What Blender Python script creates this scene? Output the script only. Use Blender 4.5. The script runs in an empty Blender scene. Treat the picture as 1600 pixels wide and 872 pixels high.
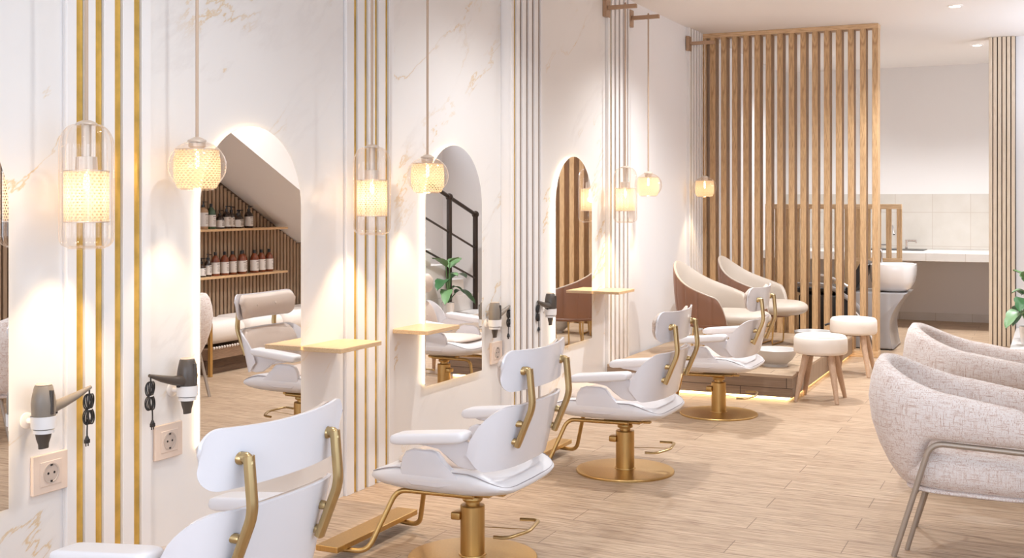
import bpy, bmesh, math, random
from mathutils import Vector, Matrix
random.seed(7)
PI = math.pi
scn = bpy.context.scene
col = scn.collection

# ------------------------------------------------------------------ camera
F_PX, YAW = 1815.0, math.radians(25.069)
cam_d = bpy.data.cameras.new('camera')
cam_d.sensor_width = 36.0
cam_d.lens = F_PX / 1600.0 * 36.0
cam_d.shift_y = -120.0 / 1600.0
cam_d.clip_start = 0.05
cam = bpy.data.objects.new('camera', cam_d)
cam.location = (3.075, 0.0, 1.40)
cam.rotation_euler = (PI / 2, 0, YAW)
col.objects.link(cam)
scn.camera = cam

# ------------------------------------------------------------------ world, exposure
w = bpy.data.worlds.new('world'); scn.world = w; w.use_nodes = True
bg = w.node_tree.nodes['Background']
bg.inputs[0].default_value = (0.75, 0.85, 1.0, 1); bg.inputs[1].default_value = 1.0
scn.view_settings.view_transform = 'Standard'
scn.view_settings.look = 'None'
scn.view_settings.exposure = 0.16
scn.view_settings.gamma = 1.0
scn.view_settings.use_curve_mapping = False
cy = scn.cycles
cy.max_bounces = 10; cy.diffuse_bounces = 6; cy.glossy_bounces = 5
cy.transmission_bounces = 6; cy.transparent_max_bounces = 24
cy.caustics_reflective = False; cy.caustics_refractive = False
cy.sample_clamp_indirect = 6.0

WARM = (1.0, 0.77, 0.50)
SOFT = (1.0, 0.84, 0.70)


def light(name, kind, loc, energy, color, rot=(0, 0, 0), parent=None, **kw):
    d = bpy.data.lights.new(name, kind)
    d.energy = energy; d.color = color
    for k, v in kw.items():
        setattr(d, k, v)
    o = bpy.data.objects.new(name, d)
    o.location = loc; o.rotation_euler = rot
    col.objects.link(o)
    if parent: o.parent = parent
    return o


# daylight coming in through the shopfront window behind the camera
light('daylight', 'AREA', (1.8, -3.25, 1.55), 130, (0.80, 0.87, 1.0), (PI / 2, 0, 0), shape='RECTANGLE', size=3.1, size_y=2.5)
# daylight through the side shopfront window (right wall, behind and beside the camera)
light('daylight_side', 'AREA', (3.80, 1.2, 1.65), 62, (0.76, 0.87, 1.0), (0, PI / 2, 0), shape='RECTANGLE', size=2.3, size_y=5.6)

# cool fill through an added, unseen high window over the stair landing
light('stair_fill', 'AREA', (3.80, 11.0, 2.45), 30, (0.82, 0.88, 1.0), (0, PI / 2, 0), shape='RECTANGLE', size=0.75, size_y=2.1)

# ------------------------------------------------------------------ materials
def new_mat(name):
    m = bpy.data.materials.new(name); m.use_nodes = True
    nt = m.node_tree
    return m, nt, nt.nodes, nt.links, nt.nodes['Principled BSDF']


def simple(name, c, rough=0.5, metal=0.0, bump=0.0, bscale=80, spec=0.5, coat=0.0, sheen=0.0):
    m, nt, N, L, b = new_mat(name)
    b.inputs['Base Color'].default_value = (*c, 1)
    b.inputs['Roughness'].default_value = rough
    b.inputs['Metallic'].default_value = metal
    b.inputs['Specular IOR Level'].default_value = spec
    b.inputs['Coat Weight'].default_value = coat
    b.inputs['Sheen Weight'].default_value = sheen
    if bump:
        tc = N.new('ShaderNodeTexCoord'); n = N.new('ShaderNodeTexNoise'); bp = N.new('ShaderNodeBump')
        n.inputs['Scale'].default_value = bscale; n.inputs['Detail'].default_value = 4
        bp.inputs['Strength'].default_value = bump; bp.inputs['Distance'].default_value = 0.002
        L.new(tc.outputs['Object'], n.inputs['Vector']); L.new(n.outputs['Fac'], bp.inputs['Height'])
        L.new(bp.outputs['Normal'], b.inputs['Normal'])
    return m


def emis(name, c, s):
    m, nt, N, L, b = new_mat(name)
    b.inputs['Base Color'].default_value = (*c, 1)
    b.inputs['Emission Color'].default_value = (*c, 1)
    b.inputs['Emission Strength'].default_value = s
    return m


def ramp(N, stops):
    r = N.new('ShaderNodeValToRGB')
    e = r.color_ramp.elements
    e[0].position, e[0].color = stops[0][0], (*stops[0][1], 1)
    e[1].position, e[1].color = stops[-1][0], (*stops[-1][1], 1)
    for p, c in stops[1:-1]:
        x = e.new(p); x.color = (*c, 1)
    return r


def mapping(N, L, scale=(1, 1, 1), rot=(0, 0, 0), loc=(0, 0, 0), src='Object'):
    tc = N.new('ShaderNodeTexCoord'); mp = N.new('ShaderNodeMapping')
    mp.inputs['Scale'].default_value = scale; mp.inputs['Rotation'].default_value = rot
    mp.inputs['Location'].default_value = loc
    L.new(tc.outputs[src], mp.inputs['Vector'])
    return mp


def math_n(N, L, op, a, b=None, clamp=False):
    m = N.new('ShaderNodeMath'); m.operation = op; m.use_clamp = clamp
    for i, v in enumerate((a, b)):
        if v is None: continue
        if isinstance(v, (int, float)): m.inputs[i].default_value = v
        else: L.new(v, m.inputs[i])
    return m.outputs[0]


def mixc(N, L, fac, a, b, mode='MIX'):
    m = N.new('ShaderNodeMix'); m.data_type = 'RGBA'; m.blend_type = mode
    for s, v in ((m.inputs['Factor'], fac), (m.inputs['A'], a), (m.inputs['B'], b)):
        if isinstance(v, (int, float)): s.default_value = v
        elif isinstance(v, tuple): s.default_value = (*v, 1)
        else: L.new(v, s)
    return m.outputs['Result']


def wood(name, c1, c2, axis='Z', scale=1.0, rough=0.5, contrast=1.0):
    """long grain along the axis with cathedral rings"""
    m, nt, N, L, b = new_mat(name)
    st = {'X': (0.06, 1, 1), 'Y': (1, 0.06, 1), 'Z': (1, 1, 0.06)}[axis]
    mp = mapping(N, L, tuple(s * scale for s in st))
    n1 = N.new('ShaderNodeTexNoise'); n1.inputs['Scale'].default_value = 9; n1.inputs['Detail'].default_value = 2
    n1.inputs['Distortion'].default_value = 0.5
    L.new(mp.outputs[0], n1.inputs['Vector'])
    rings = math_n(N, L, 'FRACT', math_n(N, L, 'MULTIPLY', n1.outputs['Fac'], 14.0))
    rings = math_n(N, L, 'ABSOLUTE', math_n(N, L, 'SUBTRACT', rings, 0.5))
    mp2 = mapping(N, L, tuple(s * scale * 1.0 for s in st))
    n2 = N.new('ShaderNodeTexNoise'); n2.inputs['Scale'].default_value = 160; n2.inputs['Detail'].default_value = 3
    L.new(mp2.outputs[0], n2.inputs['Vector'])
    f = math_n(N, L, 'ADD', math_n(N, L, 'MULTIPLY', rings, 0.9 * contrast),
               math_n(N, L, 'MULTIPLY', math_n(N, L, 'SUBTRACT', n2.outputs['Fac'], 0.5), 1.3 * contrast))
    r = ramp(N, [(0.0, c2), (0.6, c1)])
    L.new(math_n(N, L, 'ADD', f, 0.15), r.inputs['Fac'])
    L.new(r.outputs['Color'], b.inputs['Base Color'])
    b.inputs['Roughness'].default_value = rough
    bp = N.new('ShaderNodeBump'); bp.inputs['Strength'].default_value = 0.15; bp.inputs['Distance'].default_value = 0.001
    L.new(f, bp.inputs['Height']); L.new(bp.outputs['Normal'], b.inputs['Normal'])
    return m


def planks(name, pal, bw, bh, mortar, rot=(0, 0, 0), axis='X', rough=0.45, grain=1.0, fine=0.0):
    m, nt, N, L, b = new_mat(name)
    mp = mapping(N, L, (1, 1, 1), rot)
    br = N.new('ShaderNodeTexBrick')
    br.offset = 0.37; br.offset_frequency = 2
    br.inputs['Scale'].default_value = 1.0
    br.inputs['Brick Width'].default_value = bw; br.inputs['Row Height'].default_value = bh
    br.inputs['Mortar Size'].default_value = mortar; br.inputs['Mortar Smooth'].default_value = 0.3
    br.inputs['Color1'].default_value = (*pal[0], 1); br.inputs['Color2'].default_value = (*pal[1], 1)
    br.inputs['Mortar'].default_value = (*pal[2], 1); br.inputs['Bias'].default_value = 0.0
    L.new(mp.outputs[0], br.inputs['Vector'])
    mp2 = N.new('ShaderNodeMapping'); mp2.inputs['Scale'].default_value = (1.2, 22, 22)
    L.new(mp.outputs[0], mp2.inputs['Vector'])
    n = N.new('ShaderNodeTexNoise'); n.inputs['Scale'].default_value = 2.6; n.inputs['Detail'].default_value = 6
    n.inputs['Roughness'].default_value = 0.65; n.inputs['Distortion'].default_value = 0.6
    L.new(mp2.outputs[0], n.inputs['Vector'])
    r = ramp(N, [(0.30, (1 - .30 * grain, 1 - .34 * grain, 1 - .38 * grain)), (0.62, (1, 1, 1))])
    L.new(n.outputs['Fac'], r.inputs['Fac'])
    c = mixc(N, L, 1.0, br.outputs['Color'], r.outputs['Color'], 'MULTIPLY')
    if fine:
        mp3 = N.new('ShaderNodeMapping'); mp3.inputs['Scale'].default_value = (7, 150, 150)
        L.new(mp.outputs[0], mp3.inputs['Vector'])
        n3 = N.new('ShaderNodeTexNoise'); n3.inputs['Scale'].default_value = 1; n3.inputs['Detail'].default_value = 3
        L.new(mp3.outputs[0], n3.inputs['Vector'])
        r3 = ramp(N, [(0.34, (1 - .5 * fine, 1 - .6 * fine, 1 - .66 * fine)), (0.52, (1, 1, 1))])
        L.new(n3.outputs['Fac'], r3.inputs['Fac'])
        c = mixc(N, L, 1.0, c, r3.outputs['Color'], 'MULTIPLY')
    L.new(c, b.inputs['Base Color'])
    b.inputs['Roughness'].default_value = rough
    bp = N.new('ShaderNodeBump'); bp.inputs['Strength'].default_value = 0.3; bp.inputs['Distance'].default_value = 0.001
    L.new(math_n(N, L, 'SUBTRACT', n.outputs['Fac'], math_n(N, L, 'MULTIPLY', br.outputs['Fac'], 1.5)), bp.inputs['Height'])
    L.new(bp.outputs['Normal'], b.inputs['Normal'])
    return m


def marble(name, k=1.0):
    m, nt, N, L, b = new_mat(name)
    mp = mapping(N, L, (1, 1, 1), (math.radians(-36), 0, 0), (0.0, 0.35, 0.2))
    mp2 = N.new('ShaderNodeMapping'); mp2.inputs['Scale'].default_value = (1, 0.44, 1.5)
    L.new(mp.outputs[0], mp2.inputs['Vector'])

    def vein(scale, width, dist, seed):
        n = N.new('ShaderNodeTexNoise'); n.noise_dimensions = '4D'; n.inputs['W'].default_value = seed
        n.inputs['Scale'].default_value = scale; n.inputs['Detail'].default_value = 9
        n.inputs['Roughness'].default_value = 0.6; n.inputs['Distortion'].default_value = dist
        L.new(mp2.outputs[0], n.inputs['Vector'])
        d = math_n(N, L, 'ABSOLUTE', math_n(N, L, 'SUBTRACT', n.outputs['Fac'], 0.5))
        return math_n(N, L, 'SUBTRACT', 1.0, math_n(N, L, 'DIVIDE', d, width), clamp=True)

    def patches(scale, lo, hi, seed):
        n = N.new('ShaderNodeTexNoise'); n.noise_dimensions = '4D'; n.inputs['W'].default_value = seed
        n.inputs['Scale'].default_value = scale; n.inputs['Detail'].default_value = 3
        L.new(mp.outputs[0], n.inputs['Vector'])
        r = N.new('ShaderNodeMapRange'); r.inputs['From Min'].default_value = lo; r.inputs['From Max'].default_value = hi
        L.new(n.outputs['Fac'], r.inputs['Value'])
        return r.outputs[0]
    gold = math_n(N, L, 'MULTIPLY', vein(1.1, 0.0065, 0.2, 2.0), patches(1.9, 0.47, 0.58, 5.0))
    grey = math_n(N, L, 'MULTIPLY', vein(1.1, 0.022, 0.2, 2.0), patches(1.4, 0.42, 0.60, 1.0))
    cloud = patches(1.5, 0.35, 0.7, 3.0)
    c0 = mixc(N, L, math_n(N, L, 'MULTIPLY', cloud, 0.5), (0.80 * k, 0.775 * k, 0.75 * k), (0.76 * k, 0.73 * k, 0.71 * k))
    c1 = mixc(N, L, math_n(N, L, 'MULTIPLY', grey, 0.28), c0, (0.62, 0.58, 0.56))
    c2 = mixc(N, L, math_n(N, L, 'MULTIPLY', gold, 0.9), c1, (0.68, 0.50, 0.27))
    L.new(c2, b.inputs['Base Color'])
    b.inputs['Roughness'].default_value = 0.32
    return m


def tiles(name, c, joint, tw, th, off, rot=(PI / 2, 0, 0)):
    m, nt, N, L, b = new_mat(name)
    tc = N.new('ShaderNodeTexCoord'); sp = N.new('ShaderNodeSeparateXYZ'); L.new(tc.outputs['Object'], sp.inputs[0])
    cb = N.new('ShaderNodeCombineXYZ')
    L.new(math_n(N, L, 'ADD', sp.outputs['X'], off[0]), cb.inputs['X'])
    L.new(math_n(N, L, 'ADD', sp.outputs['Z'], off[1]), cb.inputs['Y'])
    br = N.new('ShaderNodeTexBrick'); br.offset = 0.0
    br.inputs['Scale'].default_value = 1.0
    br.inputs['Brick Width'].default_value = tw; br.inputs['Row Height'].default_value = th
    br.inputs['Mortar Size'].default_value = 0.003; br.inputs['Mortar Smooth'].default_value = 0.1
    br.inputs['Color1'].default_value = (*c, 1); br.inputs['Color2'].default_value = (c[0] * .97, c[1] * .965, c[2] * .96, 1)
    br.inputs['Mortar'].default_value = (*joint, 1)
    L.new(cb.outputs[0], br.inputs['Vector'])
    n = N.new('ShaderNodeTexNoise'); n.inputs['Scale'].default_value = 6; n.inputs['Detail'].default_value = 5
    L.new(tc.outputs['Object'], n.inputs['Vector'])
    r = ramp(N, [(0.3, (0.93, 0.92, 0.90)), (0.7, (1, 1, 1))]); L.new(n.outputs['Fac'], r.inputs['Fac'])
    L.new(mixc(N, L, 1.0, br.outputs['Color'], r.outputs['Color'], 'MULTIPLY'), b.inputs['Base Color'])
    b.inputs['Roughness'].default_value = 0.35
    return m


def boucle(name):
    m, nt, N, L, b = new_mat(name)
    def streak(scale, seed):
        mp = mapping(N, L, scale, loc=(seed, seed, seed))
        n = N.new('ShaderNodeTexNoise'); n.inputs['Scale'].default_value = 1.0; n.inputs['Detail'].default_value = 3
        n.inputs['Roughness'].default_value = 0.7
        L.new(mp.outputs[0], n.inputs['Vector'])
        return n.outputs['Fac']
    a = streak((230, 230, 12), 1.3)
    h = streak((18, 18, 300), 4.1)
    fine = streak((420, 420, 420), 2.0)
    s = math_n(N, L, 'MAXIMUM', a, h)
    s = math_n(N, L, 'ADD', math_n(N, L, 'MULTIPLY', s, 0.62), math_n(N, L, 'MULTIPLY', fine, 0.38))
    r = ramp(N, [(0.505, (0.80, 0.745, 0.715)), (0.57, (0.66, 0.52, 0.46)), (0.65, (0.36, 0.22, 0.17))])
    L.new(s, r.inputs['Fac']); L.new(r.outputs['Color'], b.inputs['Base Color'])
    b.inputs['Roughness'].default_value = 0.95; b.inputs['Sheen Weight'].default_value = 0.25
    bp = N.new('ShaderNodeBump'); bp.inputs['Strength'].default_value = 0.5; bp.inputs['Distance'].default_value = 0.002
    L.new(s, bp.inputs['Height']); L.new(bp.outputs['Normal'], b.inputs['Normal'])
    return m


def brushed(name, c, rough=0.3, axis='Z', patina=0.0, pscale=6):
    m, nt, N, L, b = new_mat(name)
    st = {'X': (2, 120, 120), 'Y': (120, 2, 120), 'Z': (120, 120, 2)}[axis]
    mp = mapping(N, L, st)
    n = N.new('ShaderNodeTexNoise'); n.inputs['Scale'].default_value = 1; n.inputs['Detail'].default_value = 2
    L.new(mp.outputs[0], n.inputs['Vector'])
    r = ramp(N, [(0.2, tuple(x * .86 for x in c)), (0.8, c)]); L.new(n.outputs['Fac'], r.inputs['Fac'])
    cc = r.outputs['Color']
    if patina:
        mp3 = mapping(N, L, (1, 1, 1)); n3 = N.new('ShaderNodeTexNoise')
        n3.inputs['Scale'].default_value = pscale; n3.inputs['Detail'].default_value = 5
        L.new(mp3.outputs[0], n3.inputs['Vector'])
        r3 = ramp(N, [(0.3, (1 - patina,) * 3), (0.65, (1, 1, 1))]); L.new(n3.outputs['Fac'], r3.inputs['Fac'])
        cc = mixc(N, L, 1.0, cc, r3.outputs['Color'], 'MULTIPLY')
    L.new(cc, b.inputs['Base Color'])
    b.inputs['Metallic'].default_value = 1.0; b.inputs['Roughness'].default_value = rough
    return m


def thin_glass(name, tint=(1, 1, 1), refl=1.0):
    """clear thin-walled glass: fresnel mirror coat over a transparent wall"""
    m, nt, N, L, b = new_mat(name)
    N.remove(b)
    tr = N.new('ShaderNodeBsdfTransparent'); tr.inputs['Color'].default_value = (*tint, 1)
    gl = N.new('ShaderNodeBsdfGlossy'); gl.inputs['Roughness'].default_value = 0.03
    gl.inputs['Color'].default_value = (1, 0.97, 0.94, 1)
    lw = N.new('ShaderNodeLayerWeight'); lw.inputs['Blend'].default_value = 0.5
    mx = N.new('ShaderNodeMixShader')
    fr = math_n(N, L, 'ADD', math_n(N, L, 'MULTIPLY', math_n(N, L, 'POWER', lw.outputs['Facing'], 3.2), 1.0), 0.03)
    L.new(math_n(N, L, 'MULTIPLY', fr, refl, clamp=True), mx.inputs[0])
    L.new(tr.outputs[0], mx.inputs[1]); L.new(gl.outputs[0], mx.inputs[2])
    L.new(mx.outputs[0], N['Material Output'].inputs['Surface'])
    return m


def lace(name):
    """woven translucent lamp shade with small round holes"""
    m, nt, N, L, b = new_mat(name)
    tc = N.new('ShaderNodeTexCoord')
    mp = N.new('ShaderNodeMapping'); mp.inputs['Scale'].default_value = (30, 17, 1)
    L.new(tc.outputs['UV'], mp.inputs['Vector'])
    sp = N.new('ShaderNodeSeparateXYZ'); L.new(mp.outputs[0], sp.inputs[0])
    row = math_n(N, L, 'FLOOR', sp.outputs['Y'])
    ux = math_n(N, L, 'ADD', sp.outputs['X'], math_n(N, L, 'MULTIPLY', row, 0.5))
    fx = math_n(N, L, 'SUBTRACT', math_n(N, L, 'FRACT', ux), 0.5)
    fy = math_n(N, L, 'SUBTRACT', math_n(N, L, 'FRACT', sp.outputs['Y']), 0.5)
    d = math_n(N, L, 'SQRT', math_n(N, L, 'ADD', math_n(N, L, 'MULTIPLY', fx, fx), math_n(N, L, 'MULTIPLY', fy, fy)))
    hole = math_n(N, L, 'LESS_THAN', d, 0.34)
    tr = N.new('ShaderNodeBsdfTransparent')
    tl = N.new('ShaderNodeBsdfTranslucent'); tl.inputs['Color'].default_value = (0.92, 0.74, 0.54, 1)
    df = N.new('ShaderNodeBsdfDiffuse'); df.inputs['Color'].default_value = (0.72, 0.55, 0.40, 1)
    m1 = N.new('ShaderNodeMixShader'); m1.inputs[0].default_value = 0.45
    L.new(tl.outputs[0], m1.inputs[1]); L.new(df.outputs[0], m1.inputs[2])
    m2 = N.new('ShaderNodeMixShader'); L.new(hole, m2.inputs[0])
    L.new(m1.outputs[0], m2.inputs[1]); L.new(tr.outputs[0], m2.inputs[2])
    L.new(m2.outputs[0], N['Material Output'].inputs['Surface'])
    N.remove(b)
    return m


M = {}
M['paint'] = simple('white_wall_paint', (0.79, 0.765, 0.755), 0.6, bump=0.05)
M['ceiling'] = simple('ceiling_paint', (0.83, 0.79, 0.765), 0.8)
M['panel'] = simple('panel_lacquer', (0.80, 0.775, 0.76), 0.4)
M['marble'] = marble('gold_veined_marble')
M['floor'] = planks('oak_floor', ((0.62, 0.465, 0.325), (0.55, 0.40, 0.275), (0.26, 0.17, 0.11)), 1.15, 0.19, 0.0022, grain=1.3, fine=0.85)
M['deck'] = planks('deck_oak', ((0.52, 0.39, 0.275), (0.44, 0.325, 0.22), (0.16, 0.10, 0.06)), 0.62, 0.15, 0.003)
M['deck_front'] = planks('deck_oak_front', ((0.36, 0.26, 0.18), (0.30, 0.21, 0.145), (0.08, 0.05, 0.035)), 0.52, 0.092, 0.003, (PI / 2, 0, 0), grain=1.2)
M['slat'] = wood('oak_slat', (0.60, 0.39, 0.205), (0.37, 0.215, 0.095), 'Z', 1.6, contrast=1.2)
M['rail'] = wood('oak_rail', (0.70, 0.49, 0.29), (0.50, 0.31, 0.16), 'X', 1.6)
M['slat_pale'] = wood('pale_oak_slat', (0.76, 0.64, 0.50), (0.64, 0.51, 0.37), 'Z', 1.6, contrast=0.7)
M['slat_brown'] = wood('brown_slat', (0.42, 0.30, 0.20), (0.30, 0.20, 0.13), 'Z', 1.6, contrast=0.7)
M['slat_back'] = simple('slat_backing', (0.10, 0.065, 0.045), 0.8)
M['table_wood'] = wood('shelf_oak', (0.74, 0.52, 0.30), (0.60, 0.38, 0.20), 'Y', 2.0, 0.4, 0.7)
M['leg_wood'] = wood('beech_leg', (0.62, 0.44, 0.31), (0.50, 0.33, 0.22), 'Z', 2.0, 0.5, 0.6)
M['leather'] = simple('white_leather', (0.77, 0.75, 0.76), 0.38, bump=0.08, bscale=220)
M['shell'] = simple('white_lacquer_shell', (0.75, 0.735, 0.765), 0.24, coat=0.3)
M['beige'] = simple('beige_leather', (0.66, 0.55, 0.475), 0.42, bump=0.12, bscale=200)
M['piping'] = simple('grey_piping', (0.35, 0.32, 0.33), 0.6)
M['gold'] = brushed('brushed_gold', (0.60, 0.39, 0.155), 0.36)
M['brass'] = brushed('antique_brass', (0.55, 0.40, 0.20), 0.32)
M['gold_leaf'] = brushed('gold_leaf', (0.95, 0.62, 0.15), 0.42, patina=0.35, pscale=11)
M['gold_leaf'].node_tree.nodes['Principled BSDF'].inputs['Metallic'].default_value = 0.6
M['channel_shade'] = simple('shaded_channel', (0.30, 0.22, 0.17), 0.5)  # shade between the ribs, put into the channel colour
M['bronze'] = simple('bronze_bracket', (0.42, 0.27, 0.17), 0.4, metal=0.4)
M['cord'] = simple('fabric_cord', (0.50, 0.37, 0.27), 0.6)
M['mirror'] = simple('mirror_glass', (0.90, 0.89, 0.88), 0.0, metal=1.0)
M['halo'] = emis('mirror_led', (1.0, 0.74, 0.44), 6.5)
M['led'] = emis('floor_led', (1.0, 0.70, 0.32), 8.0)
M['bulb'] = emis('bulb_glow', (1.0, 0.74, 0.44), 11.0)
M['down'] = emis('downlight_glow', (1.0, 0.96, 0.92), 14.0)
M['glass'] = thin_glass('clear_glass', (0.965, 0.94, 0.915))
M['pane'] = thin_glass('window_glass', (0.98, 0.99, 1.0), 0.6)
M['lace'] = lace('woven_shade')
M['cap'] = simple('satin_cap', (0.62, 0.52, 0.43), 0.35, metal=0.3)
M['plastic_white'] = simple('white_plastic', (0.82, 0.79, 0.77), 0.3)
M['plastic_black'] = simple('black_plastic', (0.018, 0.016, 0.016), 0.35)
M['dryer'] = simple('grey_dryer', (0.24, 0.20, 0.16), 0.38)
M['dryer_dark'] = simple('dark_dryer', (0.075, 0.06, 0.05), 0.38)
M['socket'] = simple('beige_socket', (0.74, 0.60, 0.50), 0.4)
M['socket_in'] = simple('pale_socket_insert', (0.70, 0.57, 0.48), 0.4)
M['socket_well'] = simple('socket_well', (0.52, 0.43, 0.37), 0.4)
M['ceramic'] = simple('white_ceramic', (0.82, 0.79, 0.78), 0.12, coat=0.4)
M['grey_plastic'] = simple('grey_lacquer', (0.36, 0.345, 0.35), 0.3, coat=0.2)
M['black_leather'] = simple('black_leather', (0.015, 0.013, 0.013), 0.35)
M['chrome'] = simple('chrome', (0.75, 0.74, 0.74), 0.12, metal=1.0)
M['stool_seat'] = simple('cream_leather', (0.83, 0.755, 0.68), 0.5, bump=0.05, bscale=220)
M['brown'] = simple('cognac_leather', (0.24, 0.12, 0.075), 0.45, bump=0.1, bscale=260)
M['cream'] = simple('cream_lining', (0.46, 0.39, 0.325), 0.5, bump=0.12, bscale=260)
M['boucle'] = boucle('boucle_tweed')
M['frame'] = simple('taupe_metal', (0.42, 0.355, 0.295), 0.4, metal=0.5)
M['cushion_white'] = simple('white_bench_cushion', (0.78, 0.72, 0.67), 0.85, bump=0.5, bscale=130)
M['bench_wood'] = wood('bench_walnut', (0.30, 0.19, 0.12), (0.20, 0.12, 0.075), 'Y', 2.0)
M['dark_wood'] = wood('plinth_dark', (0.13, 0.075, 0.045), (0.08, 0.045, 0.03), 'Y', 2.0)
M['amber'] = simple('amber_glass', (0.20, 0.045, 0.015), 0.15, coat=0.5)
M['dark_bottle'] = simple('dark_brown_glass', (0.035, 0.018, 0.012), 0.15, coat=0.5)
M['green_bottle'] = simple('green_glass', (0.05, 0.10, 0.055), 0.2, coat=0.5)
M['tan_bottle'] = simple('tan_bottle', (0.45, 0.28, 0.16), 0.3)
M['label'] = simple('paper_label', (0.75, 0.71, 0.68), 0.7)
M['ink'] = simple('label_ink', (0.16, 0.13, 0.12), 0.7)
M['red_ink'] = simple('label_red', (0.45, 0.12, 0.07), 0.7)
M['rail_black'] = simple('dark_bronze_rail', (0.035, 0.022, 0.016), 0.3, metal=0.3)
M['stair'] = simple('white_stair_stone', (0.78, 0.755, 0.74), 0.4)
M['leaf'] = simple('green_leaf', (0.045, 0.14, 0.05), 0.35)
M['leaf_light'] = simple('pale_green_leaf', (0.14, 0.27, 0.11), 0.4)
M['soil'] = simple('soil', (0.06, 0.04, 0.03), 0.9)
M['stone_bowl'] = marble('stone_bowl', 0.72)
M['tile'] = tiles('wall_tile', (0.64, 0.60, 0.55), (0.52, 0.45, 0.39), 0.42, 0.40, (0.34, 0.32))
M['tile_ctr'] = tiles('counter_tile', (0.70, 0.67, 0.64), (0.55, 0.49, 0.43), 0.404, 0.40, (0.225, 0.30))
M['sink'] = simple('sink_black', (0.03, 0.03, 0.032), 0.3)


# ------------------------------------------------------------------ mesh helpers
def bm_new(): return bmesh.new()


def box(bm, x0, x1, y0, y1, z0, z1, bevel=0.0, seg=2):
    vs = [bm.verts.new((x, y, z)) for x in (x0, x1) for y in (y0, y1) for z in (z0, z1)]
    fs = [(0, 1, 3, 2), (4, 6, 7, 5), (0, 4, 5, 1), (2, 3, 7, 6), (0, 2, 6, 4), (1, 5, 7, 3)]
    F = [bm.faces.new([vs[i] for i in f]) for f in fs]
    if bevel:
        es = list({e for f in F for e in f.edges})
        bmesh.ops.bevel(bm, geom=es, offset=bevel, segments=seg, affect='EDGES', profile=0.5)
    return bm


def loft(bm, rings, close_ring=True, caps=True):
    R = [[bm.verts.new(p) for p in r] for r in rings]
    n = len(R[0])
    for a, b in zip(R, R[1:]):
        for i in range(n if close_ring else n - 1):
            j = (i + 1) % n
            try: bm.faces.new((a[i], a[j], b[j], b[i]))
            except ValueError: pass
    if caps and close_ring:
        bm.faces.new(list(reversed(R[0]))); bm.faces.new(R[-1])
    return R


def lathe(bm, prof, seg=32, c=(0, 0, 0), sx=1.0, sy=1.0, caps=True, flute=None):
    rings = []
    for r, z in prof:
        ring = []
        for k in range(seg):
            a = 2 * PI * k / seg
            rr = r * (1 + (flute[1] * math.cos(a * flute[0]) if flute else 0))
            ring.append((c[0] + rr * math.cos(a) * sx, c[1] + rr * math.sin(a) * sy, c[2] + z))
        rings.append(ring)
    return loft(bm, rings, True, caps)


def fillet(pts, r, n=5):
    """round the corners of a polyline"""
    P = [Vector(p) for p in pts]; out = [P[0]]
    for a, b, c in zip(P, P[1:], P[2:]):
        u = (a - b); v = (c - b); d = min(r, u.length * .49, v.length * .49)
        s, e = b + u.normalized() * d, b + v.normalized() * d
        for k in range(n + 1):
            t = k / n
            out.append(s * (1 - t) ** 2 + b * 2 * t * (1 - t) + e * t * t)
    out.append(P[-1])
    return out


def tube(bm, pts, r, seg=12, closed=False, flat=1.0, radii=None):
    P = [Vector(p) for p in pts]
    n = len(P); rings = []
    up = None
    for i in range(n):
        if closed: t = (P[(i + 1) % n] - P[i - 1]).normalized()
        else: t = (P[min(i + 1, n - 1)] - P[max(i - 1, 0)]).normalized()
        if up is None:
            up = Vector((0, 0, 1)) if abs(t.z) < 0.9 else Vector((0, 1, 0))
        up = (up - t * up.dot(t)).normalized()
        s = t.cross(up)
        rr = radii[i] if radii else r
        rings.append([P[i] + (up * math.cos(2 * PI * k / seg) + s * math.sin(2 * PI * k / seg) * flat) * rr for k in range(seg)])
    if closed:
        R = [[bm.verts.new(p) for p in q] for q in rings]
        for i in range(n):
            a, b = R[i], R[(i + 1) % n]
            for k in range(seg):
                j = (k + 1) % seg
                bm.faces.new((a[k], a[j], b[j], b[k]))
    else:
        loft(bm, rings)
    return bm


def prism(bm, poly, axis, a, b, bevel=0.0):
    """polygon in the plane perpendicular to the axis, extruded from a to b"""
    def P(p, t):
        return {'X': (t, p[0], p[1]), 'Y': (p[0], t, p[1]), 'Z': (p[0], p[1], t)}[axis]
    r0 = [bm.verts.new(P(p, a)) for p in poly]; r1 = [bm.verts.new(P(p, b)) for p in poly]
    n = len(poly); F = []
    for i in range(n):
        j = (i + 1) % n
        F.append(bm.faces.new((r0[i], r0[j], r1[j], r1[i])))
    f0 = bm.faces.new(list(reversed(r0))); f1 = bm.faces.new(r1)
    if bevel:
        es = list({e for f in (f0, f1) for e in f.edges})
        bmesh.ops.bevel(bm, geom=es, offset=bevel, segments=3, affect='EDGES', profile=0.5)
    return bm


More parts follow.
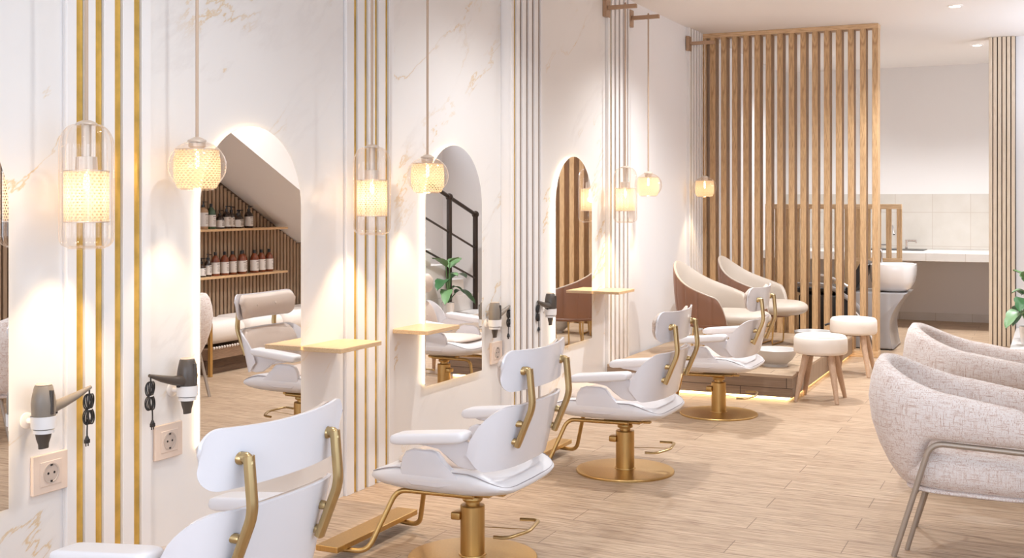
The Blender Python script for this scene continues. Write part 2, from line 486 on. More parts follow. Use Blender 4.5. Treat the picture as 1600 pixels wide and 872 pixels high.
def pillow(bm, hx, hy, zt, zb, c=(0, 0, 0), p=3.0, seg=40, rings=7, edge=0.35):
    """soft slab: superellipse outline; zt(u,v), zb(u,v) heights over the unit square"""
    def outl(a):
        ca, sa = math.cos(a), math.sin(a)
        return (math.copysign(abs(ca) ** (2 / p), ca), math.copysign(abs(sa) ** (2 / p), sa))
    prof = []
    for k in range(rings + 1):
        t = k / rings
        prof.append((0.02 + 0.98 * (1 - (1 - t) ** 1.6) if k else 0.02))
    O = [outl(2 * PI * k / seg) for k in range(seg)]
    R = []
    def ring(s, top):
        e = max(0.0, 1 - ((max(0, s - (1 - edge)) / edge) ** 2.6)) ** 0.5 if s > 1 - edge else 1.0
        out = []
        for ox, oy in O:
            u, v = ox * s, oy * s
            a, b = zt(u, v), zb(u, v); mid = (a + b) / 2
            z = mid + ((a if top else b) - mid) * e
            out.append((c[0] + u * hx, c[1] + v * hy, c[2] + z))
        return out
    for s in prof[:-1]: R.append(ring(s, True))
    for s in (0.985,): R.append(ring(s, True))
    R.append(ring(1.0, True))
    for s in (0.985,): R.append(ring(s, False))
    for s in reversed(prof[:-1]): R.append(ring(s, False))
    R.reverse()
    loft(bm, R)
    return bm


def link_mesh(name, bm, mat, parent=None, sharp=35, smooth=True, recalc=True):
    me = bpy.data.meshes.new(name)
    if recalc: bmesh.ops.recalc_face_normals(bm, faces=bm.faces[:])
    bm.to_mesh(me); bm.free()
    me.materials.append(M[mat] if isinstance(mat, str) else mat)
    if smooth:
        me.polygons.foreach_set('use_smooth', [True] * len(me.polygons))
        me.set_sharp_from_angle(angle=math.radians(sharp))
    o = bpy.data.objects.new(name, me); col.objects.link(o)
    if parent: o.parent = parent
    return o


def thing(name, label, cat, loc=(0, 0, 0), rz=0.0, group=None):
    o = bpy.data.objects.new(name, None); col.objects.link(o)
    o.empty_display_size = 0.1
    o.location = loc; o.rotation_euler = (0, 0, rz)
    o['label'] = label; o['category'] = cat
    if group: o['group'] = group
    return o


def tag(o, label, cat, group=None):
    o['label'] = label; o['category'] = cat
    if group: o['group'] = group
    return o


def struct(name, bm, mat, parent=None, **kw):
    o = link_mesh(name, bm, mat, parent, **kw)
    if not parent: o['kind'] = 'structure'
    return o


def dup(root, loc=None, rz=None, label=None):
    def cp(o, par):
        c = o.copy(); col.objects.link(c)
        if par: c.parent = par
        for ch in list(o.children): cp(ch, c)
        return c
    r = cp(root, None)
    if loc is not None: r.location = loc
    if rz is not None: r.rotation_euler = (0, 0, rz)
    if label: r['label'] = label
    return r


# ------------------------------------------------------------------ the room
CEIL = 3.01
b = bm_new(); box(b, -0.15, 3.8, -3.15, 14.7, -0.1, 0.0); struct('floor', b, 'floor', smooth=False)
b = bm_new(); box(b, -0.15, 3.8, -3.15, 14.7, CEIL, CEIL + 0.1); struct('ceiling', b, 'ceiling', smooth=False)
b = bm_new(); box(b, -0.12, 0.0, -3.15, 14.66, 0, CEIL); struct('wall_left', b, 'paint', smooth=False)
b = bm_new(); box(b, 0.0, 3.8, 14.54, 14.66, 0, CEIL); struct('wall_back', b, 'paint', smooth=False)
b = bm_new()
box(b, 3.65, 3.75, -3.15, -1.6, 0, CEIL); box(b, 3.65, 3.75, 4.0, 9.9, 0, CEIL); box(b, 3.65, 3.75, 12.1, 14.54, 0, CEIL)
box(b, 3.65, 3.75, 9.9, 12.1, 0, 2.1); box(b, 3.65, 3.75, 9.9, 12.1, 2.85, CEIL)
box(b, 3.65, 3.75, -1.6, 4.0, 0, 0.5); box(b, 3.65, 3.75, -1.6, 4.0, 2.8, CEIL)
struct('wall_right', b, 'paint', smooth=False)
b = bm_new()
for y0 in (-1.6, 0.24, 2.10, 3.94): box(b, 3.66, 3.72, y0, y0 + 0.06, 0.5, 2.8)
box(b, 3.66, 3.72, -1.6, 4.0, 0.5, 0.56); box(b, 3.66, 3.72, -1.6, 4.0, 2.74, 2.8)
ws = struct('window_2', b, 'plastic_white', smooth=False)
b = bm_new(); box(b, 3.686, 3.692, -1.57, 3.97, 0.53, 2.77); link_mesh('window_pane', b, 'pane', ws, smooth=False)
b = bm_new(); box(b, 2.49, 3.65, 12.29, 12.41, 0, CEIL); struct('wall_partition', b, 'paint', smooth=False)
b = bm_new()
box(b, 0, 0.3, -3.12, -3.0, 0, CEIL); box(b, 3.35, 3.65, -3.12, -3.0, 0, CEIL)
box(b, 0.3, 3.35, -3.12, -3.0, 0, 0.3); box(b, 0.3, 3.35, -3.12, -3.0, 2.8, CEIL)
struct('wall_front', b, 'paint', smooth=False)
b = bm_new()
for x0 in (0.3, 1.79, 3.29): box(b, x0, x0 + 0.06, -3.1, -3.03, 0.3, 2.8)
box(b, 0.3, 3.35, -3.1, -3.03, 0.3, 0.36); box(b, 0.3, 3.35, -3.1, -3.03, 2.74, 2.8)
wf = struct('window_1', b, 'plastic_white', smooth=False)
b = bm_new(); box(b, 0.34, 3.31, -3.07, -3.062, 0.34, 2.76); link_mesh('window_pane', b, 'pane', wf, smooth=False)

b = bm_new()
for y0 in (9.9, 10.98, 12.05): box(b, 3.66, 3.71, y0, y0 + 0.05, 2.1, 2.85)
box(b, 3.66, 3.71, 9.9, 12.1, 2.1, 2.15); box(b, 3.66, 3.71, 9.9, 12.1, 2.80, 2.85)
w3 = struct('added_window_3', b, 'plastic_white', smooth=False)  # window added out of view to brighten the stairs and far end
b = bm_new(); box(b, 3.684, 3.69, 9.93, 12.07, 2.13, 2.82); link_mesh('window_pane', b, 'pane', w3, smooth=False)

# marble slabs between the ribbed panels (thin stone cladding on the wall)
for i, (y0, y1) in enumerate(((0.3, 2.93), (3.36, 4.665), (5.118, 6.40), (6.892, 8.215))):
    b = bm_new(); box(b, 0.0005, 0.006, y0, y1, 0.0, CEIL)
    struct('trim_%d' % (i + 1), b, 'marble', smooth=False)

# ribbed panels with gold channels
def ribs(n, y0, y1, p, gaps, gap_w, backing='gold_leaf', d=0.014):
    b = bm_new()
    box(b, 0.0, p - d, y0, y1, 0, CEIL - 0.001)
    edges = [y0] + [v for g in gaps for v in (g, g + gap_w)] + [y1]
    for a, c in zip(edges[0::2], edges[1::2]):
        box(b, p - d, p, a, c, 0, CEIL - 0.001, 0.0015, 1)
    o = struct('trim_%d' % n, b, 'panel', smooth=False)
    b = bm_new()
    for g in (gaps if backing == 'gold_leaf' else gaps[:1]): box(b, p - d, p - d + 0.001, g + 0.0005, g + gap_w - 0.0005, 0, CEIL - 0.002)
    link_mesh('gold_inlay', b, 'gold_leaf', o, smooth=False)
    if backing != 'gold_leaf':
        b = bm_new()
        for g in gaps[1:]: box(b, p - d, p - d + 0.0025, g + 0.0005, g + gap_w - 0.0005, 0, CEIL - 0.002)
        link_mesh('shade_inlay', b, backing, o, smooth=False)  # taupe strips paint rib shade into all but the first channel
    return o

ribs(5, 2.947, 3.354, 0.02, (2.991, 3.079, 3.171, 3.267), 0.040)
ribs(6, 4.675, 5.113, 0.02, (4.740, 4.834, 4.929, 5.029), 0.036)
ribs(7, 6.405, 6.885, 0.075, (6.441, 6.530, 6.625, 6.715, 6.812), 0.040, 'channel_shade')
ribs(8, 8.224, 8.700, 0.03, (8.262, 8.355, 8.450, 8.548, 8.640), 0.038, 'channel_shade')
ribs(9, 10.36, 10.80, 0.03, (10.40, 10.49, 10.58, 10.67, 10.745), 0.036, 'channel_shade')

# wooden slat cladding on the end of the partition wall
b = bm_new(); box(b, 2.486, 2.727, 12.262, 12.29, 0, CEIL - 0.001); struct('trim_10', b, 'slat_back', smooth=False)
b = bm_new()
for k in range(6):
    x = 2.487 + 0.0405 * k
    box(b, x, x + 0.031, 12.235, 12.263, 0, CEIL - 0.002, 0.002, 1)
box(b, 2.486, 2.49, 12.262, 12.42, 0, CEIL - 0.002)
struct('trim_11', b, 'slat_pale', smooth=False)

# back room: tiled splashback, tiled skirting
b = bm_new(); box(b, 0.001, 3.649, 14.532, 14.54, 0.848, 1.498); struct('trim_12', b, 'tile', smooth=False)
b = bm_new(); box(b, 0.001, 3.649, 14.53, 14.54, 0.0, 0.095); struct('baseboard_back', b, 'tile_ctr', smooth=False)

# ceiling downlights
def downlight(x, y, label, power=110):
    t = thing('ceiling_downlight', label, 'downlight', (x, y, CEIL))
    b = bm_new(); lathe(b, [(0.062, -0.0005), (0.062, -0.006), (0.045, -0.008), (0.043, -0.0005)], 32, caps=False)
    link_mesh('trim_ring', b, 'plastic_white', t)
    b = bm_new(); lathe(b, [(0.0445, -0.0012), (0.0445, -0.005)], 32); link_mesh('lens', b, 'down', t)
    light('downlight_spot', 'SPOT', (0, 0, -0.03), power, (0.96, 0.98, 1.0), parent=t, spot_size=math.radians(135), spot_blend=0.9, shadow_soft_size=0.05)
for x, y, lb in ((2.33, 10.16, 'round white recessed ceiling downlight nearest the camera, in front of the slatted column'),
                 (2.35, 12.78, 'round white recessed ceiling downlight farther back, over the wash area'),
                 (1.10, 8.45, 'added unseen ceiling downlight above the farthest styling chair'),  # row added out of view to light slat fronts, chairs and wall
                 (1.10, 5.90, 'added unseen ceiling downlight above the third styling chair'),
                 (1.10, 3.30, 'added unseen ceiling downlight above the second styling chair'),
                 (0.80, 13.10, 'added ceiling downlight in the back room behind the slat divider'),  # lamp added to brighten the wall beyond the divider
                 (2.33, 7.56, 'round recessed ceiling downlight above the lounge chairs'),
                 (2.33, 4.96, 'round recessed ceiling downlight above the nearest lounge chair'),
                 (2.33, 2.36, 'round recessed ceiling downlight near the shopfront')):
    downlight(x, y, lb, (130 if x < 1 else 260) if y > 10 else (230 if y > 8 else (135 if y > 5.5 else (36 if x > 2 else 56))))

# stair enclosure, sloping soffit above the bench
SL = 0.48
def soff(y): return 1.94 - SL * (y - 7.50)
poly = [(soff(9.30) and 9.30, soff(9.30)), (9.62, 1.076), (9.62, 0.0), (9.75, 0.0), (9.75, 1.15), (8.5, 1.75), (7.2, 2.36), (6.0, CEIL - 0.002), (5.28, CEIL - 0.002)]
poly[0] = (9.30, soff(9.30))
b = bm_new(); prism(b, poly, 'X', 2.975, 3.648)
for v in b.verts:
    if v.co.x > 3.6 and 5.2 < v.co.y < 9.63 and 0.9 < v.co.z < CEIL - 0.01 and v.co.z < soff(v.co.y) + 0.17: v.co.z -= 0.07
struct('wall_stair', b, 'paint', smooth=False)
b = bm_new(); prism(b, [(5.28, CEIL - 0.001), (9.30, soff(9.30)), (9.62, 1.076), (9.75, 1.076), (9.75, CEIL - 0.001)], 'X', 2.965, 3.0); struct('wall_stair_side', b, 'paint', smooth=False)
b = bm_new()
box(b, 2.73, 3.648, 10.55, 12.289, 0.0, 0.18, 0.004, 1)
for k in range(5):
    y1 = 12.0 - 0.38 * k
    box(b, 3.02, 3.648, 9.76, y1, 0.18 * (k + 1) + 0.0005, 0.18 * (k + 2), 0.004, 1)
struct('trim_13', b, 'stair', smooth=False)

# slatted feature wall behind the bench
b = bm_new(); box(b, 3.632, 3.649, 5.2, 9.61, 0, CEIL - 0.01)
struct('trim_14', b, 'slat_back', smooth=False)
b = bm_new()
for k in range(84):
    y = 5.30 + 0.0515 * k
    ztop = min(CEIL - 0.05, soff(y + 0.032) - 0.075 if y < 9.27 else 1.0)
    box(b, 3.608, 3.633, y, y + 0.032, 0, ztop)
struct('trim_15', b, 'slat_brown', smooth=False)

# ------------------------------------------------------------------ arched mirrors with a lit rim
def arch(y0, y1, z0, z1, n=28):
    r = (y1 - y0) / 2; c = (y0 + y1) / 2; zs = z1 - r
    pts = [(y0, z0), (y1, z0)]
    for k in range(n + 1):
        a = PI * k / n
        pts.append((c + r * math.cos(a), zs + r * math.sin(a)))
    return pts


def mirror(y0, label):
    y1 = y0 + 0.672; z0, z1 = 0.415, 1.718
    t = thing('arched_mirror', label, 'mirror', (0, (y0 + y1) / 2, z0), group='arched wall mirrors')
    P = [(p[0] - (y0 + y1) / 2, p[1] - z0) for p in arch(y0, y1, z0, z1)]
    b = bm_new(); prism(b, P, 'X', 0.024, 0.030); link_mesh('mirror_glass', b, 'mirror', t, smooth=False)
    c = (0.0, 0.6)
    Q = [(c[0] + (p[0] - c[0]) * 0.965, c[1] + (p[1] - c[1]) * 0.98) for p in P]
    b = bm_new(); prism(b, Q, 'X', 0.0065, 0.0235); link_mesh('light_rim', b, 'halo', t, smooth=False)
mirror(2.022, 'arched backlit mirror cut by the left edge of the photo')
mirror(3.618, 'arched backlit mirror showing bottle shelves, behind the nearest styling chair')
mirror(5.421, 'arched backlit mirror showing the dark stair railing and plant')
mirror(7.205, 'arched backlit mirror showing wooden slats, farthest of the mirrors')

# ------------------------------------------------------------------ small wall shelves beside the mirrors
def wall_shelf(y0, label):
    b = bm_new(); box(b, 0.031, 0.235, y0, y0 + 0.34, 0.735, 0.755, 0.0015, 1)
    o = link_mesh('wall_shelf', b, 'table_wood', smooth=False)
    tag(o, label, 'shelf', 'small wooden wall shelves')
    b = bm_new(); box(b, 0.0065, 0.031, y0 + 0.02, y0 + 0.32, 0.737, 0.753); link_mesh('mounting_batten', b, 'table_wood', o, smooth=False)
wall_shelf(4.300, 'small oak wall shelf right of the mirror with the bottle reflection')
wall_shelf(5.08, 'small oak wall shelf left of the mirror with the stair reflection')
wall_shelf(7.885, 'small oak wall shelf right of the farthest arched mirror')

# ------------------------------------------------------------------ pendant lamps on wall arms
def wall_arm(t, z_drop):
    b = bm_new(); box(b, -0.165, -0.135, -0.045, 0.045, 2.79, 2.925, 0.003, 1); link_mesh('wall_plate', b, 'bronze', t, smooth=False)
    b = bm_new(); box(b, -0.136, 0.090, -0.015, 0.015, 2.844, 2.874, 0.002, 1); lathe(b, [(0.007, 2.868), (0.007, 2.886), (0.004, 2.89)], 12)
    link_mesh('arm', b, 'bronze', t, smooth=False)
    b = bm_new(); tube(b, [(0, 0, 2.847), (0, 0, z_drop)], 0.0062, 10); link_mesh('cord', b, 'cord', t)


def shade_uv(o, z0, z1):
    me = o.data; uv = me.uv_layers.new(name='UVMap')
    for p in me.polygons:
        us = []
        for li in p.loop_indices:
            v = me.vertices[me.loops[li].vertex_index].co
            us.append((math.atan2(v.y, v.x) / (2 * PI) + .5, (v.z - z0) / (z1 - z0), li))
        mx = max(u[0] for u in us)
        for u, vv, li in us:
            uv.data[li].uv = (u + (1 if mx - u > .5 else 0), vv)


def cylinder_pendant(y, label, x=0.17):
    t = thing('glass_cylinder_pendant', label, 'pendant lamp', (x, y, 0), group='glass cylinder pendant lamps')
    wall_arm(t, 1.66)
    z0, z1, r = 1.25, 1.662, 0.086
    prof = [(0.034, z1 - 0.004)]
    for k in range(1, 9):
        a = PI / 2 * k / 8
        prof.append((0.034 + (r - 0.034) * math.sin(a) , z1 - 0.004 - 0.075 * (1 - math.cos(a))))
    prof += [(r, z0 + 0.035)]
    for k in range(1, 6):
        a = PI / 2 * k / 5
        prof.append((r - 0.03 * (1 - math.cos(a)), z0 + 0.035 - 0.035 * math.sin(a)))
    b = bm_new(); lathe(b, prof, 96, caps=False, flute=(20, 0.032)); link_mesh('glass_shade', b, 'glass', t, sharp=80)
    b = bm_new(); tube(b, [(math.cos(2 * PI * k / 40) * 0.056, math.sin(2 * PI * k / 40) * 0.056, z0) for k in range(40)], 0.004, 8, closed=True)
    link_mesh('bottom_rim', b, 'glass', t)
    b = bm_new(); lathe(b, [(0.001, z1 + 0.010), (0.014, z1 + 0.009), (0.034, z1), (0.036, z1 - 0.006), (0.001, z1 - 0.006)], 28); link_mesh('top_cap', b, 'cap', t)
    b = bm_new(); lathe(b, [(0.016, z1 - 0.006), (0.016, z1 - 0.115)], 20); lathe(b, [(0.004, z1 - 0.11), (0.034, z1 - 0.112), (0.036, z1 - 0.155), (0.028, z1 - 0.158)], 28); link_mesh('lamp_holder', b, 'cap', t)
    zs0, zs1 = 1.335, 1.503
    b = bm_new(); lathe(b, [(0.071, zs1), (0.071, (zs0 + zs1) / 2), (0.071, zs0)], 64, caps=False)
    o = link_mesh('woven_shade', b, 'lace', t, recalc=False); shade_uv(o, zs0, zs1)
    for z in (zs0, zs1):
        b = bm_new(); tube(b, [(math.cos(2 * PI * k / 40) * 0.071, math.sin(2 * PI * k / 40) * 0.071, z) for k in range(40)], 0.0022, 6, closed=True)
        link_mesh('shade_ring', b, 'cap', t)
    b = bm_new(); lathe(b, [(0.002, 1.50), (0.007, 1.49), (0.011, 1.465), (0.009, 1.445), (0.002, 1.437)], 14)
    link_mesh('bulb', b, 'bulb', t)
    light('pendant_glow', 'POINT', (0, 0, 1.42), 0.65, WARM, parent=t, shadow_soft_size=0.02)
    light('pendant_spot', 'SPOT', (0, 0, 1.345), 20, (1.0, 0.72, 0.42), parent=t, spot_size=math.radians(78), spot_blend=0.55, shadow_soft_size=0.02)


def globe_pendant(y, label, x=0.17):
    t = thing('glass_globe_pendant', label, 'pendant lamp', (x, y, 0), group='glass globe pendant lamps')
    wall_arm(t, 1.63)
    zc, r = 1.535, 0.108
    prof = []
    for k in range(3, 25):
        a = PI * k / 30
        prof.append((r * math.sin(a), zc + r * 0.90 * math.cos(a)))
    prof.append((prof[-1][0] * 0.93, prof[-1][1] - 0.008))
    b = bm_new(); lathe(b, prof, 72, caps=False); link_mesh('glass_shade', b, 'glass', t, sharp=80)
    zb = prof[-1][1]
    b = bm_new(); R = prof[-1][0]; tube(b, [(math.cos(2 * PI * k / 40) * R, math.sin(2 * PI * k / 40) * R, zb) for k in range(40)], 0.003, 8, closed=True)
    link_mesh('bottom_rim', b, 'glass', t)
    b = bm_new(); lathe(b, [(0.001, 1.645), (0.012, 1.643), (0.034, 1.632), (0.036, 1.624), (0.001, 1.624)], 28); link_mesh('top_cap', b, 'cap', t)
    b = bm_new(); lathe(b, [(0.031, 1.622), (0.031, 1.607), (0.027, 1.605), (0.027, 1.597), (0.012, 1.590)], 28); link_mesh('lamp_holder', b, 'cap', t)
    zs0, zs1 = 1.452, 1.597
    b = bm_new(); lathe(b, [(0.079, zs1), (0.085, 1.56), (0.086, 1.52), (0.084, 1.48), (0.070, zs0)], 64, caps=False)
    o = link_mesh('woven_shade', b, 'lace', t, recalc=False); shade_uv(o, zs0, zs1)
    b = bm_new(); tube(b, [(math.cos(2 * PI * k / 40) * 0.079, math.sin(2 * PI * k / 40) * 0.079, zs1) for k in range(40)], 0.002, 6, closed=True)
    link_mesh('shade_ring', b, 'cap', t)
    b = bm_new(); lathe(b, [(0.003, 1.592), (0.007, 1.58), (0.008, 1.55), (0.006, 1.53), (0.002, 1.525)], 14)
    link_mesh('bulb', b, 'bulb', t)
    light('pendant_glow', 'POINT', (0, 0, 1.51), 0.5, WARM, parent=t, shadow_soft_size=0.02)
    light('pendant_spot', 'SPOT', (0, 0, 1.46), 12, (1.0, 0.72, 0.42), parent=t, spot_size=math.radians(78), spot_blend=0.55, shadow_soft_size=0.02)


cylinder_pendant(2.886, 'clear glass cylinder pendant lamp nearest the camera, before the first gold-ribbed panel')
cylinder_pendant(4.66, 'clear glass cylinder pendant lamp before the second gold-ribbed panel')
cylinder_pendant(8.204, 'clear glass cylinder pendant lamp farthest away, before the last marble bay')
globe_pendant(3.433, 'clear glass globe pendant lamp nearest the camera, left of the bottle-reflection mirror')
globe_pendant(5.192, 'clear glass globe pendant lamp left of the mirror with the stair reflection')
globe_pendant(8.745, 'clear glass globe pendant lamp in front of the plain white wall')
globe_pendant(10.368, 'clear glass globe pendant lamp in front of the wooden slat divider')

# ------------------------------------------------------------------ sockets and hair dryers
def wall_socket(y, label, x=0.0065):
    t = thing('wall_socket', label, 'wall socket', (x, y, 0.492), group='beige wall sockets')
    b = bm_new(); box(b, 0, 0.014, -0.074, 0.074, -0.065, 0.065, 0.002, 2); link_mesh('cover_frame', b, 'socket', t, smooth=False)
    b = bm_new(); box(b, 0.0141, 0.0165, -0.046, 0.046, -0.041, 0.041, 0.001, 1); link_mesh('insert', b, 'socket_in', t, smooth=False)
    b = bm_new(); rings = []
    for r, dx in ((0.034, 0.0166), (0.034, 0.0185), (0.030, 0.0185), (0.029, 0.0168), (0.002, 0.0168)):
        rings.append([(dx, r * math.cos(2 * PI * k / 32), r * math.sin(2 * PI * k / 32)) for k in range(32)])
    loft(b, rings); link_mesh('socket_well', b, 'socket_well', t)
    b = bm_new()
    for s in (-1, 1):
        rings = [[(dx, s * 0.013 + 0.0042 * math.cos(2 * PI * k / 14), 0.0042 * math.sin(2 * PI * k / 14)) for k in range(14)] for dx in (0.0169, 0.0175)]
        loft(b, rings)
        box(b, 0.0169, 0.0195, -0.004, 0.004, s * 0.027 - 0.003, s * 0.027 + 0.003)
    link_mesh('pin_holes', b, 'plastic_black', t, smooth=False)
wall_socket(2.876, 'square beige wall socket under the hair dryer nearest the camera')
wall_socket(3.452, 'square beige wall socket left of the bottle-reflection mirror')
wall_socket(6.318, 'square beige wall socket right of the mirror with the stair reflection')


def hair_dryer(y, s, label, mat, x=0.085):
    """nozzle down in a wall ring; handle points along s*Y"""
    t = thing('hair_dryer', label, 'hair dryer', (x, y, 0.0), group='hair dryers hanging on the wall')
    b = bm_new()
    prof = [(0.001, 0.803), (0.026, 0.803), (0.029, 0.800), (0.036, 0.768), (0.039, 0.742), (0.037, 0.71), (0.033, 0.68), (0.029, 0.66), (0.028, 0.648), (0.001, 0.646)]
    lathe(b, prof, 32); link_mesh('body', b, mat, t)
    b = bm_new(); lathe(b, [(0.001, 0.8035), (0.026, 0.8035), (0.027, 0.806), (0.024, 0.808), (0.001, 0.808)], 28); link_mesh('air_grille', b, 'cap', t)
    b = bm_new(); box(b, 0.030, 0.042, -0.006, 0.006, 0.71, 0.79, 0.003, 2)
    for k in range(9): box(b, 0.042, 0.0432, -0.002, 0.002, 0.713 + k * 0.008, 0.717 + k * 0.008)
    link_mesh('seam_strip', b, 'dryer_dark', t, smooth=False)
    b = bm_new(); lathe(b, [(0.026, 0.647), (0.023, 0.63), (0.017, 0.612), (0.016, 0.597), (0.013, 0.597), (0.013, 0.61)], 24, sx=0.6, sy=1.25, caps=False)
    link_mesh('nozzle', b, 'dryer_dark', t)
    b = bm_new()
    pts = [(0, s * 0.03, 0.725), (0, s * 0.08, 0.733), (0, s * 0.14, 0.748), (0, s * 0.205, 0.768)]
    tube(b, pts, 0.02, 16, flat=1.0, radii=[0.021, 0.017, 0.013, 0.006]); link_mesh('handle', b, mat, t)
    b = bm_new(); box(b, -0.006, 0.006, s * 0.05 - 0.006, s * 0.05 + 0.006, 0.702, 0.716, 0.002, 1); link_mesh('switch', b, 'plastic_black', t, smooth=False)
    # cord: short lead, bundled loops, plug
    b = bm_new()
    yy = s * 0.198
    tube(b, [(0, yy, 0.765), (0.001, yy, 0.745), (0, yy - s * .002, 0.735)], 0.0028, 8)
    for k in range(5):
        ph = (k - 2) * 0.004
        for sg in (1, -1):
            L = [(0.004 * math.sin(k + a), yy + ph * 1.2 + 0.013 * math.sin(a) * (1 if sg > 0 else 1.15), 0.693 + sg * (0.0255 - 0.0255 * math.cos(a)) + sg * 0.0) for a in [2 * PI * q / 20 for q in range(20)]]
            tube(b, L, 0.0026, 6, closed=True)
    tube(b, [(0, yy - s * .008, 0.66), (0, yy - s * .010, 0.62), (0, yy - s * .010, 0.60)], 0.0026, 8)
    cd = link_mesh('power_cord', b, 'plastic_black', t)
    b = bm_new(); box(b, -0.006, 0.006, yy - s * .010 - 0.010, yy - s * .010 + 0.010, 0.578, 0.592, 0.002, 1)
    lathe(b, [(0.004, 0.603), (0.008, 0.592)], 10, c=(0, yy - s * .010, 0))
    for q in (-1, 1): box(b, -0.002, 0.002, yy - s * .010 + q * 0.005 - 0.001, yy - s * .010 + q * 0.005 + 0.001, 0.568, 0.579)
    link_mesh('plug', b, 'plastic_black', cd, smooth=False)
    b = bm_new(); tube(b, [(math.cos(2 * PI * q / 16) * 0.006, yy + math.sin(2 * PI * q / 16) * 0.010, 0.693) for q in range(16)], 0.002, 6, closed=True)
    link_mesh('cable_tie', b, 'plastic_white', cd)
    return t


def dryer_holder(y, s, label, x=0.085):
    t = thing('dryer_holder', label, 'wall holder', (0.0065, y, 0.682), group='white hair dryer holders')
    b = bm_new()
    rings = [[(dx, r * math.cos(2 * PI * k / 28) - s * 0.0, r * math.sin(2 * PI * k / 28)) for k in range(28)] for r, dx in ((0.026, 0.0), (0.026, 0.006), (0.020, 0.010), (0.002, 0.011))]
    loft(b, rings); link_mesh('wall_disc', b, 'plastic_white', t)
    b = bm_new(); tube(b, [(0.008, 0, 0), (x - 0.047, 0, 0.0)], 0.009, 14); link_mesh('arm', b, 'plastic_white', t)
    b = bm_new()
    lathe(b, [(0.0385, 0.022), (0.0370, -0.018), (0.0395, -0.018), (0.0412, 0.022), (0.0385, 0.022)], 36, c=(x - 0.0065, 0, 0.0), caps=False)
    lathe(b, [(0.0305, -0.022), (0.0305, -0.034), (0.0335, -0.034), (0.0335, -0.022), (0.0305, -0.022)], 36, c=(x - 0.0065, 0, 0.0), caps=False)
    link_mesh('ring', b, 'plastic_white', t)
for y, s, m_, lb, lh in ((2.785, 1, 'dryer', 'grey hair dryer nearest the camera, handle pointing right', 'white wall holder gripping the hair dryer nearest the camera'),
                     (3.478, -1, 'dryer_dark', 'dark hair dryer left of the bottle-reflection mirror, handle pointing left', 'white wall holder left of the bottle-reflection mirror'),
                     (6.20, 1, 'dryer', 'grey hair dryer right of the stair-reflection mirror, handle pointing right', 'white wall holder right of the stair-reflection mirror'),
                     (6.985, -1, 'dryer_dark', 'dark hair dryer left of the farthest arched mirror', 'white wall holder left of the farthest arched mirror')):
    xx = 0.062 if 6.1 < y < 6.3 else 0.085
    hair_dryer(y, s, lb, m_, xx); dryer_holder(y, s, lh, xx)

# ------------------------------------------------------------------ styling chairs
def sgn(v): return -1.0 if v < 0 else 1.0


def wrap_surface(xb, depth, hw, zb, zt, nt=28, nz=8, tmax=90, p=0.62, lean=0.0):
    """surface wrapped round the sitter, open to -X. returns grid[j][i]"""
    G = []
    for j in range(nz + 1):
        row = []
        for i in range(nt + 1):
            th = math.radians(-tmax + 2 * tmax * i / nt)
            q = i / nt * 2 - 1
            z0, z1 = zb(q), zt(q)
            z = z0 + (z1 - z0) * j / nz
            ca = abs(math.cos(th)) ** p; sa = sgn(th) * abs(math.sin(th)) ** p
            row.append(Vector((xb - depth * (1 - ca) + lean * (z - 0.42), sa * hw, z)))
        G.append(row)
    return G


def thick(bm, G, d, bulge=0.0):
    """solid shell from a grid: offset along the normal by d, rounded borders"""
    nj, ni = len(G), len(G[0])
    def nrm(j, i):
        a = G[j][min(i + 1, ni - 1)] - G[j][max(i - 1, 0)]
        b_ = G[min(j + 1, nj - 1)][i] - G[max(j - 1, 0)][i]
        return a.cross(b_).normalized()
    A = [[bm.verts.new(G[j][i]) for i in range(ni)] for j in range(nj)]
    B = []
    for j in range(nj):
        r = []
        for i in range(ni):
            e = min(1.0, 2.2 * min(j / (nj - 1), 1 - j / (nj - 1))) ; f = min(1.0, 4 * min(i / (ni - 1), 1 - i / (ni - 1)))
            dd = d * (0.45 + 0.55 * (min(e, f) ** 0.5)) + bulge * (e ** .5) * (f ** .5)
            r.append(bm.verts.new(G[j][i] + nrm(j, i) * dd))
        B.append(r)
    for j in range(nj - 1):
        for i in range(ni - 1):
            bm.faces.new((A[j][i], A[j][i + 1], A[j + 1][i + 1], A[j + 1][i]))
            bm.faces.new((B[j][i], B[j + 1][i], B[j + 1][i + 1], B[j][i + 1]))
    bord = [(0, i) for i in range(ni)] + [(j, ni - 1) for j in range(1, nj)] + [(nj - 1, i) for i in range(ni - 2, -1, -1)] + [(j, 0) for j in range(nj - 2, 0, -1)]
    for k in range(len(bord)):
        (j0, i0), (j1, i1) = bord[k], bord[(k + 1) % len(bord)]
        bm.faces.new((A[j0][i0], B[j0][i0], B[j1][i1], A[j1][i1]))


